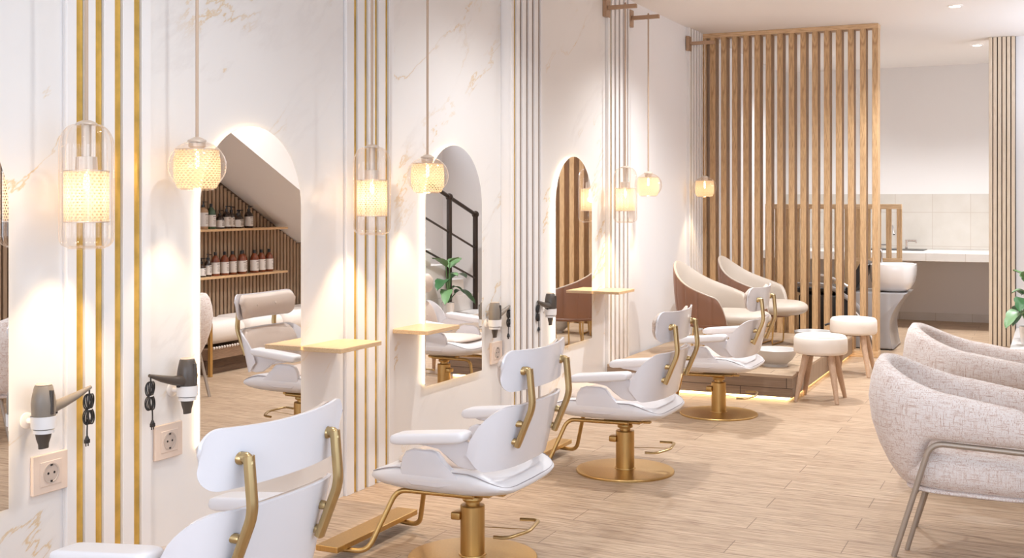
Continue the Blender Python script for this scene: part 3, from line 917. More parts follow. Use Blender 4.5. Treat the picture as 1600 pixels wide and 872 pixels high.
def styling_chair():
    t = thing('styling_chair', '', 'salon chair', (0, 0, 0), 0, 'white and gold salon styling chairs')
    b = bm_new(); lathe(b, [(0.002, 0.018), (0.06, 0.0175), (0.24, 0.013), (0.252, 0.011), (0.255, 0.007), (0.255, 0.0)], 72); link_mesh('base_disc', b, 'gold', t, sharp=25)
    b = bm_new(); lathe(b, [(0.056, 0.016), (0.054, 0.021), (0.048, 0.022), (0.048, 0.209), (0.045, 0.213), (0.030, 0.214)], 40); link_mesh('column', b, 'gold', t, sharp=25)
    b = bm_new(); lathe(b, [(0.028, 0.212), (0.028, 0.226), (0.038, 0.228), (0.041, 0.236), (0.038, 0.246), (0.030, 0.249), (0.034, 0.262), (0.001, 0.262)], 32); link_mesh('piston_collar', b, 'gold', t)
    b = bm_new(); box(b, -0.075, -0.035, -0.045, 0.01, 0.155, 0.185, 0.006, 3); link_mesh('column_bracket', b, 'gold', t)
    b = bm_new(); box(b, -0.10, 0.10, -0.055, 0.055, 0.258, 0.272, 0.003, 1); box(b, 0.06, 0.135, 0.0, 0.03, 0.255, 0.267, 0.002, 1); link_mesh('mounting_plate', b, 'gold', t, smooth=False)
    # pump lever
    b = bm_new(); tube(b, fillet([(0.145, -0.11, 0.13), (0.20, -0.10, 0.13), (0.245, 0.0, 0.137), (0.225, 0.14, 0.142), (0.15, 0.12, 0.142)], 0.03), 0.0065, 10, flat=1.3)
    tube(b, [(0.03, 0.03, 0.12), (0.235, 0.03, 0.134)], 0.0018, 6); link_mesh('pump_lever', b, 'brass', t)
    # footrest
    for s in (-1, 1):
        b = bm_new(); tube(b, fillet([(0.05, s * 0.09, 0.268), (-0.275, s * 0.115, 0.268), (-0.355, s * 0.205, 0.038), (-0.47, s * 0.225, 0.038)], 0.045, 7), 0.0105, 12)
        link_mesh('footrest_tube', b, 'gold', t)
    b = bm_new(); box(b, -0.525, -0.425, -0.31, 0.31, 0.0485, 0.071, 0.002, 1); link_mesh('footplate', b, 'gold', t, smooth=False)
    # seat
    def zt(u, v): return 0.400 + 0.008 * abs(v) ** 3 - 0.042 * max(0, (-u - 0.45) / 0.55) ** 1.6 - 0.052 * max(0, (u - 0.5) / 0.5) ** 1.4
    def zb(u, v): return 0.288 + 0.034 * abs(v) ** 3 + 0.026 * abs(u) ** 3
    b = bm_new(); pillow(b, 0.298, 0.278, zt, zb, (-0.035, 0, 0), p=7, seg=80, rings=9, edge=0.14); seat = link_mesh('seat', b, 'leather', t, sharp=60)
    b = bm_new()
    pts = []
    for k in range(64):
        a = 2 * PI * k / 64; ca, sa = math.cos(a), math.sin(a)
        u, v = sgn(ca) * abs(ca) ** (2 / 7) * 0.978, sgn(sa) * abs(sa) ** (2 / 7) * 0.978
        pts.append((-0.035 + 0.298 * u, 0.278 * v, zt(u, v) - 0.009))
    tube(b, pts, 0.0022, 6, closed=True); link_mesh('piping', b, 'piping', seat)
    b = bm_new(); pillow(b, 0.20, 0.225, lambda u, v: 0.024 - 0.006 * u * u, lambda u, v: -0.01, (-0.06, 0, 0.398), p=3.6, seg=48, rings=7, edge=0.3)
    sc = link_mesh('seat_cushion', b, 'beige', t, sharp=60)
    # side wings of the seat shell
    hump = [(-0.165, 0.36), (-0.168, 0.40), (-0.160, 0.435), (-0.143, 0.462), (-0.115, 0.473), (-0.04, 0.474), (-0.01, 0.468), (0.012, 0.445), (0.03, 0.41), (0.06, 0.385), (0.11, 0.36), (0.0, 0.335), (-0.12, 0.335)]
    for s in (-1, 1):
        b = bm_new(); a, c = sorted((s * 0.248, s * 0.276)); prism(b, hump, 'Y', a, c, 0.008); link_mesh('side_wing', b, 'shell', t, sharp=50)
    # backrest shell + cushion
    def bz0(q): return 0.412 + 0.06 * max(0, (abs(q) - 0.7) / 0.3) ** 2
    def bz1(q): return 0.652 - 0.13 * (1 - math.sqrt(max(0, 1 - max(0, (abs(q) - 0.50) / 0.50) ** 2)))
    G = wrap_surface(0.252, 0.145, 0.290, bz0, bz1, lean=0.26, p=0.75, nt=40)
    b = bm_new(); thick(b, G, -0.022); bk = link_mesh('backrest_shell', b, 'shell', t, sharp=50)
    G2 = wrap_surface(0.229, 0.09, 0.252, lambda q: 0.435, lambda q: bz1(q) - 0.004, lean=0.26, tmax=80)
    b = bm_new(); thick(b, G2, -0.02, -0.018); bc = link_mesh('back_cushion', b, 'beige', t, sharp=60)
    for yy in (-0.10, 0.10):
        b = bm_new(); lathe(b, [(0.001, 0.004), (0.006, 0.003), (0.009, 0.0), (0.001, -0.002)], 12)
        o = link_mesh('button', b, 'beige', bc); o.rotation_euler = (0, -PI / 2 + 0.26, 0); o.location = (0.196, yy, 0.55)
    # armrests
    for s in (-1, 1):
        b = bm_new(); pillow(b, 0.157, 0.047, lambda u, v: 0.022, lambda u, v: -0.018, (-0.027, s * 0.290, 0.524), p=9, seg=64, rings=7, edge=0.16)
        for v in b.verts: v.co.z += (v.co.x + 0.04) * 0.10
        ar = link_mesh('armrest', b, 'leather', t, sharp=60)
        sup = [(-0.14, 0.504), (0.11, 0.522), (0.15, 0.50), (0.165, 0.44), (0.165, 0.420), (0.13, 0.415), (0.08, 0.422), (0.035, 0.452), (0.0, 0.488), (-0.10, 0.490)]
        b = bm_new(); a, c = sorted((s * 0.256, s * 0.274)); prism(b, sup, 'Y', a, c, 0.006); link_mesh('arm_support', b, 'shell', ar, sharp=50)
    # headrest
    def crn(q, r=0.055, a=0.78): return r * (1 - math.sqrt(max(0, 1 - max(0, (abs(q) - a) / (1 - a)) ** 2)))
    def hz0(q): return 0.706 + crn(q)
    def hz1(q): return 0.862 - 0.010 * math.cos(q * PI / 2) - crn(q, 0.045, 0.82)
    def head_grid(xo, hw, dz, nt=48):
        G = []
        for j in range(7):
            row = []
            for i in range(nt + 1):
                q = math.sin((i / nt * 2 - 1) * PI / 2)
                x = 0.318 - 0.052 * abs(q) ** 2.2 + xo
                z0, z1 = hz0(q) + dz, hz1(q) - dz
                row.append(Vector((x + 0.10 * (j / 6 - .5) * .15, q * hw, z0 + (z1 - z0) * j / 6)))
            G.append(row)
        return G
    b = bm_new(); thick(b, head_grid(0, 0.285, 0), -0.018); link_mesh('headrest_shell', b, 'shell', t, sharp=50)
    b = bm_new(); thick(b, head_grid(-0.019, 0.260, 0.006), -0.022, -0.016); hc = link_mesh('headrest_cushion', b, 'beige', t, sharp=60)
    for yy in (-0.09, 0.09):
        b = bm_new(); lathe(b, [(0.001, 0.004), (0.006, 0.003), (0.009, 0.0), (0.001, -0.002)], 12)
        o = link_mesh('button', b, 'beige', hc); o.rotation_euler = (0, -PI / 2, 0); o.location = (0.258, yy, 0.785)
    # brass back bars with knobs
    for s in (-1, 1):
        y = s * 0.177
        b = bm_new()
        rings = []
        path = fillet([(0.325, y, 0.787), (0.338, y, 0.648), (0.274, y, 0.497)], 0.03, 4)
        n = len(path)
        for i, p in enumerate(path):
            tt = (path[min(i + 1, n - 1)] - path[max(i - 1, 0)]).normalized()
            sd = Vector((0, 1, 0)); up = tt.cross(sd)
            hwid, hth = 0.0155, 0.0115
            ring = []
            for k in range(12):
                a = 2 * PI * k / 12
                ring.append(p + sd * (hwid * sgn(math.cos(a)) * abs(math.cos(a)) ** .7) + up * (hth * sgn(math.sin(a)) * abs(math.sin(a)) ** .7))
            rings.append(ring)
        loft(b, rings)
        tube(b, fillet([(0.300, y, 0.780), (0.321, y, 0.784), (0.327, y, 0.765)], 0.010), 0.0135, 14)
        bar = link_mesh('back_bar', b, 'brass', t, sharp=30)
        for (x0, z, ln, r) in ((0.284, 0.779, 0.026, 0.0165), (0.262, 0.582, 0.036, 0.0125), (0.245, 0.515, 0.030, 0.0125)):
            b = bm_new()
            rings = [[(x0 + dx, y + rr * math.cos(2 * PI * k / 20), z + rr * math.sin(2 * PI * k / 20)) for k in range(20)] for rr, dx in ((r * 1.1, 0), (r * 1.1, ln * .12), (r, ln * .3), (r, ln * .75), (r * .75, ln))]
            loft(b, rings); link_mesh('mounting_knob', b, 'brass', bar)
    return t


ch = styling_chair()
ch.location = (1.0, 4.07, 0)
ch['label'] = 'white salon styling chair second from the camera, before the stair-reflection mirror'
dup(ch, (0.99, 2.46, 0), -0.03, 'white salon styling chair nearest the camera, bottom left, cut by the frame')
dup(ch, (1.045, 5.73, 0), 0.0, 'white salon styling chair third from the camera, its whole gold base in view')
dup(ch, (1.06, 7.53, 0), 0.0, 'white salon styling chair farthest away, beside the wooden platform')

# ------------------------------------------------------------------ wooden platform
pf = thing('wooden_platform', 'raised oak pedicure platform with warm light strip along its foot', 'platform', (0, 0, 0))
b = bm_new(); box(b, 0.031, 1.41, 8.19, 10.835, 0.165, 0.187, 0.002, 1); link_mesh('deck_top', b, 'deck', pf, smooth=False)
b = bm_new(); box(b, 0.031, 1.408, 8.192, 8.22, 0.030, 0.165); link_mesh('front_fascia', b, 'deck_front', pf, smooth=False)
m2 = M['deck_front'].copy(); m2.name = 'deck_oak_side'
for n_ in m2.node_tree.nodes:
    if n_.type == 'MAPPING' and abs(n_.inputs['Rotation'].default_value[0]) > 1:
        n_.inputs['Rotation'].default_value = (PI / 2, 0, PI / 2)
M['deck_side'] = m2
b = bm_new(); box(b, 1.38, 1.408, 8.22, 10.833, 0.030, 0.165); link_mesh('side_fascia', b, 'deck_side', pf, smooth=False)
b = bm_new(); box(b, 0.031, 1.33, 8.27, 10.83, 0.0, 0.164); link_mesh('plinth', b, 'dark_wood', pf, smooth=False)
b = bm_new(); box(b, 0.04, 1.36, 8.235, 8.255, 0.006, 0.020); box(b, 1.345, 1.365, 8.255, 10.82, 0.006, 0.020)
link_mesh('light_strip', b, 'led', pf, smooth=False)

# ------------------------------------------------------------------ slat dividers
dv = thing('slat_divider', 'tall oak slat divider from platform to ceiling', 'room divider', (0, 10.84, 0))
b = bm_new(); box(b, 0.001, 1.635, 0, 0.145, 2.968, CEIL - 0.001, 0.002, 1); link_mesh('top_rail', b, 'rail', dv, smooth=False)
b = bm_new(); box(b, 0.001, 1.635, 0, 0.145, 0.0, 0.06, 0.002, 1); link_mesh('bottom_rail', b, 'rail', dv, smooth=False)
for k in range(16):
    x = 0.089 + 0.1066 * (k - 1)
    b = bm_new(); box(b, -0.0255, 0.0255, 0, 0.143, 0.06, 2.968, 0.0015, 1)
    o = link_mesh('slat', b, 'slat', dv, smooth=False); o.location = (max(x + 0.0255, 0.027), 0.001, 0)
dv2 = thing('low_slat_screen', 'low oak slat screen behind the hair wash basin', 'room divider', (0, 12.33, 0))
b = bm_new(); box(b, 0.28, 1.665, 0, 0.05, 1.33, 1.38, 0.002, 1); link_mesh('top_rail', b, 'rail', dv2, smooth=False)
b = bm_new(); box(b, 0.28, 1.30, 0, 0.05, 0.0, 0.05, 0.002, 1); link_mesh('bottom_rail', b, 'rail', dv2, smooth=False)
b = bm_new(); box(b, 1.20, 1.665, 0.0, 0.05, 0.79, 0.83, 0.002, 1); link_mesh('side_rail', b, 'rail', dv2, smooth=False)
for k in range(14):
    x = 0.28 + k * (1.335 / 13)
    b = bm_new(); box(b, 0, 0.05, 0, 0.048, 0.05 if x < 1.25 else 0.83, 1.33, 0.0015, 1)
    o = link_mesh('slat', b, 'slat', dv2, smooth=False); o.location = (x, 0.001, 0)

# ------------------------------------------------------------------ pedicure tub chairs
def tub_chair():
    t = thing('tub_chair', '', 'pedicure chair', (0, 0, 0), 0, 'brown and cream tub chairs on the platform')
    NT, NZ = 144, 12
    TM = 119
    def rim(q):
        a = abs(q); c = math.cos(math.radians(TM) * q)
        return 0.503 + 0.12 * c + 0.11 * max(0, c) ** 4 - 0.17 * max(0, (a - 0.86) / 0.14) ** 2
    def grid(r0, r1, zb, off, lo=0.0):
        G = []
        for j in range(NZ + 1):
            row = []
            for i in range(NT + 1):
                q = i / NT * 2 - 1; th = math.radians(180 + TM * q)
                zt_ = rim(q) + off; f = j / NZ
                z = zb + (zt_ - zb) * f
                h = max(0, z - zb) / 0.46
                r = r0 + (r1 - r0) * min(1, h) ** 0.6
                seam = 1 - 0.022 * (abs(math.cos(i / NT * 12 * PI)) ** 24) if lo else 1
                row.append(Vector((r * seam * math.cos(th) * 1.06, r * seam * math.sin(th), z)))
            G.append(row)
        return G
    b = bm_new(); thick(b, grid(0.295, 0.345, 0.270, 0, 1), 0.014); link_mesh('outer_shell', b, 'brown', t, sharp=50)
    b = bm_new(); G = grid(0.293, 0.343, 0.272, 0.004); thick(b, G, -0.030, -0.012); link_mesh('inner_lining', b, 'cream', t, sharp=60)
    b = bm_new(); G = grid(0.295, 0.342, 0.270, 0, 0); tube(b, [v + Vector((0, 0, 0.004)) for v in G[-1]], 0.006, 8); link_mesh('piping', b, 'cream', t)
    b = bm_new(); pillow(b, 0.295, 0.262, lambda u, v: 0.060, lambda u, v: -0.055, (0.105, 0, 0.31), p=2.3, seg=56, rings=8, edge=0.4); link_mesh('seat_cushion', b, 'cream', t, sharp=60)
    b = bm_new(); pillow(b, 0.27, 0.265, lambda u, v: 0.02, lambda u, v: -0.02, (0.0, 0, 0.255), p=2.2, seg=48, rings=5, edge=0.3); link_mesh('seat_base', b, 'brown', t, sharp=60)
    for k, (x, ang) in enumerate(((-0.17, 0), (-0.06, 0), (0.05, 0), (0.16, 0))):
        b = bm_new(); hw = 0.19 - abs(x + 0.0) * 0.35
        tube(b, fillet([(x, -hw, 0.24), (x - .01, -hw - 0.02, 0.007), (x - .01, hw + 0.02, 0.007), (x, hw, 0.24)], 0.035), 0.0065, 10)
        link_mesh('hairpin_leg', b, 'gold', t)
    return t
tc_ = tub_chair(); tc_.location = (0.68, 8.99, 0.187); tc_.rotation_euler = (0, 0, -0.10)
tc_['label'] = 'brown leather tub chair with cream lining, nearer of the two on the platform'
dup(tc_, (0.77, 10.0, 0.187), -0.10, 'brown leather tub chair with cream lining against the slat divider')

def foot_basin(x, y, label):
    t = thing('foot_basin', label, 'basin', (x, y, 0.187), group='stone foot basins')
    b = bm_new()
    lathe(b, [(0.001, 0.0), (0.092, 0.0), (0.092, 0.022), (0.098, 0.026), (0.125, 0.05), (0.148, 0.085), (0.160, 0.122), (0.157, 0.125), (0.150, 0.122), (0.135, 0.088), (0.11, 0.055), (0.06, 0.040), (0.001, 0.038)], 56)
    link_mesh('bowl', b, 'stone_bowl', t)
    b = bm_new(); lathe(b, [(0.001, 0.043), (0.014, 0.042), (0.016, 0.039), (0.001, 0.038)], 16); link_mesh('drain', b, 'plastic_black', t)
    return t
foot_basin(1.19, 8.64, 'round veined stone foot basin at the front of the platform')
foot_basin(1.22, 9.98, 'round white foot basin half hidden behind the nearer stool')
b = bm_new(); lathe(b, [(0.018, 0.0), (0.018, 0.006), (0.009, 0.008), (0.009, 0.19), (0.001, 0.19)], 16, c=(1.365, 10.28, 0.1875))
tube(b, fillet([(1.365, 10.28, 0.345), (1.30, 10.27, 0.35), (1.265, 10.262, 0.335)], 0.02), 0.009, 10)
tube(b, [(1.365, 10.28, 0.378), (1.335, 10.28, 0.383)], 0.004, 8)
tag(link_mesh('basin_tap', b, 'plastic_black'), 'black pillar tap standing behind the half-hidden foot basin', 'tap')

# ------------------------------------------------------------------ stools
def stool():
    t = thing('round_stool', '', 'stool', (0, 0, 0), 0, 'round cream stools with wooden legs')
    b = bm_new(); lathe(b, [(0.001, 0.4655), (0.10, 0.465), (0.158, 0.461), (0.175, 0.453), (0.184, 0.440), (0.186, 0.40), (0.186, 0.355), (0.182, 0.339), (0.172, 0.332), (0.001, 0.331)], 64); st = link_mesh('seat_cushion', b, 'stool_seat', t, sharp=60)
    b = bm_new(); tube(b, [(0.170 * math.cos(2 * PI * k / 64), 0.170 * math.sin(2 * PI * k / 64), 0.457) for k in range(64)], 0.0018, 6, closed=True); link_mesh('piping', b, 'stool_seat', st)
    b = bm_new(); lathe(b, [(0.001, 0.331), (0.13, 0.331), (0.13, 0.322), (0.001, 0.322)], 40); link_mesh('base_plate', b, 'dark_wood', t)
    for sx in (-1, 1):
        for sy in (-1, 1):
            b = bm_new(); tube(b, [(sx * 0.085, sy * 0.085, 0.323), (sx * 0.115, sy * 0.125, 0.16), (sx * 0.143, sy * 0.165, 0.0)], 0.02, 18, radii=[0.025, 0.021, 0.0135]); link_mesh('leg', b, 'leg_wood', t)
    return t
st = stool(); st.location = (1.567, 8.385, 0); st['label'] = 'round cream leather stool nearer the camera, before the platform corner'
dup(st, (1.585, 9.75, 0), 0.0, 'round cream leather stool farther back, before the end of the slat divider')

# ------------------------------------------------------------------ boucle lounge chairs
def lounge_chair():
    t = thing('lounge_chair', '', 'lounge chair', (0, 0, 0), 0, 'white tweed lounge chairs')
    # centre line of the wrap: from near front arm, round the back, to the far front arm
    path = []
    n = 16
    for k in range(n): path.append((0.34 - 0.34 * k / n, -1, 0.0))
    NT = 40
    rings = []
    S = []
    for k in range(10): S.append(('s', -1, 0.33 - 0.33 * k / 10))
    for k in range(NT + 1): S.append(('a', -90 + 180 * k / NT, 0))
    for k in range(1, 11): S.append(('s', 1, 0.33 * k / 10))
    tot = len(S)
    for idx, (kd, v, x0) in enumerate(S):
        if kd == 's':
            cx, cyy, nx, ny = x0, v * 0.245, 0.0, v
            back = 0.0; fr = x0 / 0.33
        else:
            a = math.radians(v); ca, sa = math.cos(a), math.sin(a)
            e = 0.85
            cx, cyy = -0.305 * abs(ca) ** e, 0.245 * sgn(sa) * abs(sa) ** e
            nx, ny = -ca, sa; back = ca; fr = 0.0
        zt_ = 0.655 + 0.115 * (back ** 1.3 if back > 0 else 0) - 0.055 * fr - 0.05 * max(0, fr - 0.7) / 0.3
        bb = max(0.0, min(1.0, (back - 0.20) / 0.45)); bb = bb * bb * (3 - 2 * bb)
        zb_ = 0.475 - 0.225 * bb - 0.005 * fr
        th = 0.050 + 0.014 * max(0, back)
        ring = []
        K = 18
        for q in range(K):
            al = 2 * PI * q / K
            cc = sgn(math.cos(al)) * abs(math.cos(al)) ** 0.85; ss = sgn(math.sin(al)) * abs(math.sin(al)) ** 0.95
            z = (zt_ + zb_) / 2 + ss * (zt_ - zb_) / 2
            h = max(0.0, (0.62 - z)) / 0.37
            inn = -0.11 * h ** 1.5 * (bb ** .5) - 0.02 * max(0, z - 0.66) / 0.1 * 0
            o_ = th * cc * (1 - 0.06 * max(0, ss)) + inn
            ring.append((cx + nx * o_, cyy + ny * o_, z))
        sc = 1.0
        if idx in (0, tot - 1): sc = 0.35
        elif idx in (1, tot - 2): sc = 0.85
        if sc < 1:
            mx = sum(p[0] for p in ring) / K; my = sum(p[1] for p in ring) / K; mz = sum(p[2] for p in ring) / K
            ring = [(mx + (p[0] - mx) * sc, my + (p[1] - my) * sc, mz + (p[2] - mz) * sc) for p in ring]
        rings.append(ring)
    b = bm_new(); loft(b, rings); link_mesh('wrap_backrest', b, 'boucle', t, sharp=70)
    b = bm_new(); pillow(b, 0.305, 0.222, lambda u, v: 0.085 - 0.012 * u, lambda u, v: -0.072, (0.085, 0, 0.335), p=4, seg=56, rings=8, edge=0.32); link_mesh('seat_cushion', b, 'boucle', t, sharp=70)
    b = bm_new(); pillow(b, 0.275, 0.20, lambda u, v: 0.012, lambda u, v: -0.010, (0.07, 0, 0.258), p=4, seg=40, rings=4, edge=0.2); link_mesh('seat_base', b, 'boucle', t, sharp=70)
    for s in (-1, 1):
        y = s * 0.250
        b = bm_new(); tube(b, fillet([(-0.225, y * 0.97, 0.0), (-0.085, y, 0.463), (0.30, y, 0.455), (0.40, y * .97, 0.0)], 0.055, 8), 0.0115, 14); link_mesh('side_frame', b, 'frame', t)
    for s in (-0.5,):
        b = bm_new(); tube(b, [(-0.195, s * 0.25, 0.0), (-0.12, s * 0.25, 0.262)], 0.010, 12); link_mesh('leg', b, 'frame', t)
    b = bm_new(); tube(b, [(-0.148, -0.245, 0.252), (-0.148, 0.245, 0.252)], 0.008, 10); tube(b, [(0.345, -0.245, 0.25), (0.345, 0.245, 0.25)], 0.008, 10); link_mesh('cross_bar', b, 'frame', t)
    return t
lc = lounge_chair(); lc.location = (2.735, 5.03, 0); lc.rotation_euler = (0, 0, -0.06)
lc['label'] = 'white tweed lounge chair nearest the camera, bottom right'
dup(lc, (2.715, 6.40, 0), -0.03, 'white tweed lounge chair behind the nearest one, at the right edge')

# ------------------------------------------------------------------ hair wash unit
wu = thing('hair_wash_unit', 'grey hair wash pedestal with black reclining seat behind the slat divider', 'wash chair', (0, 0, 0))
def px_(z):
    f = z / 0.54
    return 1.655 + 0.118 * (2 * abs(f - 0.42)) ** 1.8 * (1.0 if f > 0.42 else 0.40)
b = bm_new(); poly = [(1.30, 0.012)] + [(px_(0.54 * k / 14), max(0.012, 0.54 * k / 14)) for k in range(15)] + [(1.30, 0.54)]
prism(b, poly, 'Y', 11.44, 12.05, 0.012); link_mesh('pedestal', b, 'grey_plastic', wu, sharp=30)
b = bm_new(); box(b, 1.31, 1.66, 11.45, 12.04, 0.0, 0.012); link_mesh('foot_gasket', b, 'plastic_black', wu, smooth=False)
b = bm_new(); tube(b, [(1.30, 11.436, 0.40), (1.42, 11.432, 0.27), (1.50, 11.430, 0.10), (1.52, 11.432, 0.03)], 0.008, 8, radii=[0.007, 0.009, 0.009, 0.006]); link_mesh('trim_curve', b, 'ceramic', wu)
b = bm_new(); tube(b, [(1.42, 11.436, 0.20), (1.475, 11.436, 0.105)], 0.012, 10); link_mesh('side_recess', b, 'plastic_black', wu)
# basin: rounded-square open bowl
b = bm_new()
def rr(hx, hy, z, p=3.2, n=56, cx=1.655, cyy=11.74):
    out = []
    for k in range(n):
        a = 2 * PI * k / n; ca, sa = math.cos(a), math.sin(a)
        out.append((cx + hx * sgn(ca) * abs(ca) ** (2 / p), cyy + hy * sgn(sa) * abs(sa) ** (2 / p), z))
    return out
loft(b, [rr(0.10, 0.13, 0.545), rr(0.135, 0.175, 0.55), rr(0.172, 0.21, 0.58), rr(0.198, 0.24, 0.64), rr(0.209, 0.255, 0.71), rr(0.212, 0.26, 0.78), rr(0.209, 0.255, 0.803), rr(0.19, 0.24, 0.806), rr(0.178, 0.225, 0.80), rr(0.165, 0.21, 0.70), rr(0.13, 0.17, 0.62), rr(0.02, 0.02, 0.60)])
link_mesh('wash_basin', b, 'ceramic', wu, sharp=60)
b = bm_new(); box(b, 0.80, 1.29, 11.47, 12.05, 0.012, 0.50, 0.02, 2); link_mesh('seat_box', b, 'black_leather', wu)
b = bm_new(); pillow(b, 0.30, 0.25, lambda u, v: 0.05, lambda u, v: -0.03, (1.02, 11.76, 0.53), p=4); link_mesh('seat_cushion', b, 'black_leather', wu)
b = bm_new(); prism(b, [(1.20, 0.50), (1.30, 0.50), (1.46, 0.80), (1.38, 0.83)], 'Y', 11.53, 11.98, 0.015); link_mesh('reclining_back', b, 'black_leather', wu)
b = bm_new(); tube(b, fillet([(0.78, 11.44, 0.60), (1.10, 11.44, 0.60), (1.36, 11.44, 0.42), (1.42, 11.44, 0.30)], 0.12), 0.022, 10, flat=0.6); link_mesh('arm_rail', b, 'grey_plastic', wu)
b = bm_new(); tube(b, fillet([(0.95, 11.44, 0.70), (1.12, 11.44, 0.68), (1.30, 11.44, 0.58)], 0.1), 0.012, 10); link_mesh('arm_pad', b, 'ceramic', wu)
b = bm_new(); tube(b, fillet([(1.52, 11.94, 0.80), (1.52, 11.94, 0.93), (1.50, 11.88, 0.955), (1.50, 11.83, 0.92)], 0.03), 0.010, 10); link_mesh('spray_tap', b, 'chrome', wu)

# ------------------------------------------------------------------ counter with sink
ct = thing('tiled_counter', 'long cream tiled counter along the back wall', 'counter', (0, 0, 0))
b = bm_new()
box(b, 0.002, 3.648, 13.40, 14.531, 0.755, 0.846, 0.003, 1); link_mesh('counter_slab', b, 'tile_ctr', ct, smooth=False)
b = bm_new(); box(b, 0.85, 1.72, 13.95, 14.35, 0.8465, 0.853, 0.002, 1); box(b, 0.90, 1.66, 14.0, 14.30, 0.853, 0.8545)
sk = link_mesh('sink', b, 'sink', smooth=False); tag(sk, 'black inset sink in the cream tiled counter', 'sink')
b = bm_new(); box(b, 1.47, 1.50, 14.37, 14.40, 0.8465, 0.955, 0.004, 2); box(b, 1.47, 1.60, 14.372, 14.398, 0.935, 0.958, 0.004, 2); box(b, 1.585, 1.60, 14.372, 14.398, 0.92, 0.94)
tag(link_mesh('sink_tap', b, 'chrome', smooth=False), 'square chrome tap at the right end of the black sink', 'tap')
b = bm_new(); tube(b, fillet([(1.27, 14.38, 0.847), (1.27, 14.38, 1.08), (1.33, 14.33, 1.14), (1.36, 14.25, 1.02)], 0.06), 0.012, 10)
tube(b, [(1.17, 14.38, 0.90), (1.27, 14.38, 0.90)], 0.012, 8)
tag(link_mesh('arched_tap', b, 'chrome'), 'tall curved chrome tap over the black sink, behind the low screen', 'tap')

# ------------------------------------------------------------------ bench with cushion on the right wall
bn = thing('wall_bench', 'long low wooden bench with white tufted cushion under the stairs', 'bench', (0, 0, 0))
b = bm_new(); box(b, 3.14, 3.61, 7.42, 9.55, 0.125, 0.215, 0.003, 1); link_mesh('bench_box', b, 'bench_wood', bn, smooth=False)
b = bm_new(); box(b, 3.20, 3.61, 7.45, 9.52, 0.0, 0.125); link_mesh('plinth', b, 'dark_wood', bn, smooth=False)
b = bm_new()
for k in range(4):
    yc = 7.42 + 0.53 * (k + .5)
    pillow(b, 0.225, 0.264, lambda u, v: 0.102, lambda u, v: -0.085, (3.375, yc, 0.325), p=6, seg=40, rings=6, edge=0.3)
cs = link_mesh('seat_cushion', b, 'cushion_white', bn, sharp=70)
b = bm_new()
for k in range(64):
    y = 7.435 + 0.033 * k
    lathe(b, [(0.002, 0.010), (0.009, 0.006), (0.010, 0.0), (0.007, -0.010), (0.001, -0.013)], 8, c=(3.132, y, 0.222))
fr_ = link_mesh('bead_fringe', b, 'cushion_white', bn); fr_['kind'] = 'stuff'
b = bm_new(); box(b, 3.10, 3.128, 7.385, 7.415, 0.0, 0.43, 0.002, 1); box(b, 3.128, 3.61, 7.385, 7.415, 0.40, 0.43, 0.002, 1); box(b, 3.58, 3.61, 7.385, 7.415, 0.0, 0.40); link_mesh('end_frame', b, 'gold', bn, smooth=False)

# shelves and bottles on the slat wall
for z, lb in ((1.17, 'upper pale wood bottle shelf on the slatted wall under the stairs'), (0.765, 'lower pale wood bottle shelf on the slatted wall under the stairs')):
    b = bm_new(); box(b, 3.47, 3.611, 7.0, 8.93, z - 0.02, z, 0.002, 1)
    tag(link_mesh('bottle_shelf', b, 'table_wood', smooth=False), lb, 'shelf', 'shelves on the slatted wall')


def bottle(kind):
    """amber: square-shouldered with twin cap; pump: pump dispenser; jar: short dark; tall: long-neck"""
    t = thing('bottle', '', 'bottle'); t.scale = (1.13, 1.13, 1.1)
    spec = {'amber': ('amber', 0.034, 0.115, 0.155, 'cap'), 'pump': ('dark_bottle', 0.034, 0.10, 0.13, 'pump'),
            'jar': ('dark_bottle', 0.034, 0.075, 0.098, 'pump'), 'green': ('green_bottle', 0.036, 0.12, 0.165, 'cap'),
            'tan': ('tan_bottle', 0.036, 0.14, 0.165, 'pump'), 'slim': ('dark_bottle', 0.027, 0.095, 0.125, 'pump')}[kind]
    mat, r, zs, zn, top = spec
    b = bm_new(); lathe(b, [(0.001, 0.0), (r * .93, 0.0), (r, 0.006), (r, zs), (r * .86, zs + (zn - zs) * .5), (r * .45, zn), (0.011, zn + 0.004), (0.011, zn + 0.012), (0.001, zn + 0.012)], 24); link_mesh('body', b, mat, t)
    b = bm_new(); lathe(b, [(r + 0.0006, zs * .16), (r + 0.0006, zs * .92)], 24, caps=False); lab = link_mesh('label', b, 'label', t)
    b = bm_new()
    for q, (ln, zz) in enumerate(((0.9, .78), (0.5, .66), (0.8, .55), (0.6, .47), (0.75, .39), (0.7, .31))):
        rings = []
        for a in (-0.55 * ln, 0.55 * ln):
            pass
        n = 6
        for i in range(n):
            a0 = PI + (-0.55 * ln + 1.1 * ln * i / n); a1 = PI + (-0.55 * ln + 1.1 * ln * (i + .7) / n)
            z0 = zs * zz; z1 = z0 + (0.004 if q else 0.008); R = r + 0.0012
            vs = [b.verts.new((R * math.cos(a), R * math.sin(a), z)) for a, z in ((a0, z0), (a1, z0), (a1, z1), (a0, z1))]
            b.faces.new(vs)
    link_mesh('print', b, 'ink', lab, smooth=False)
    b = bm_new()
    if top == 'cap':
        lathe(b, [(0.012, zn + 0.006), (0.012, zn + 0.032), (0.001, zn + 0.033)], 16)
    else:
        lathe(b, [(0.013, zn + 0.006), (0.013, zn + 0.022), (0.005, zn + 0.024), (0.005, zn + 0.042), (0.010, zn + 0.043), (0.010, zn + 0.050), (0.001, zn + 0.051)], 14)
        box(b, -0.034, 0.004, -0.005, 0.005, zn + 0.043, zn + 0.049)
    link_mesh('cap' if top == 'cap' else 'pump', b, 'plastic_black', t, smooth=False)
    return t
protos = {}
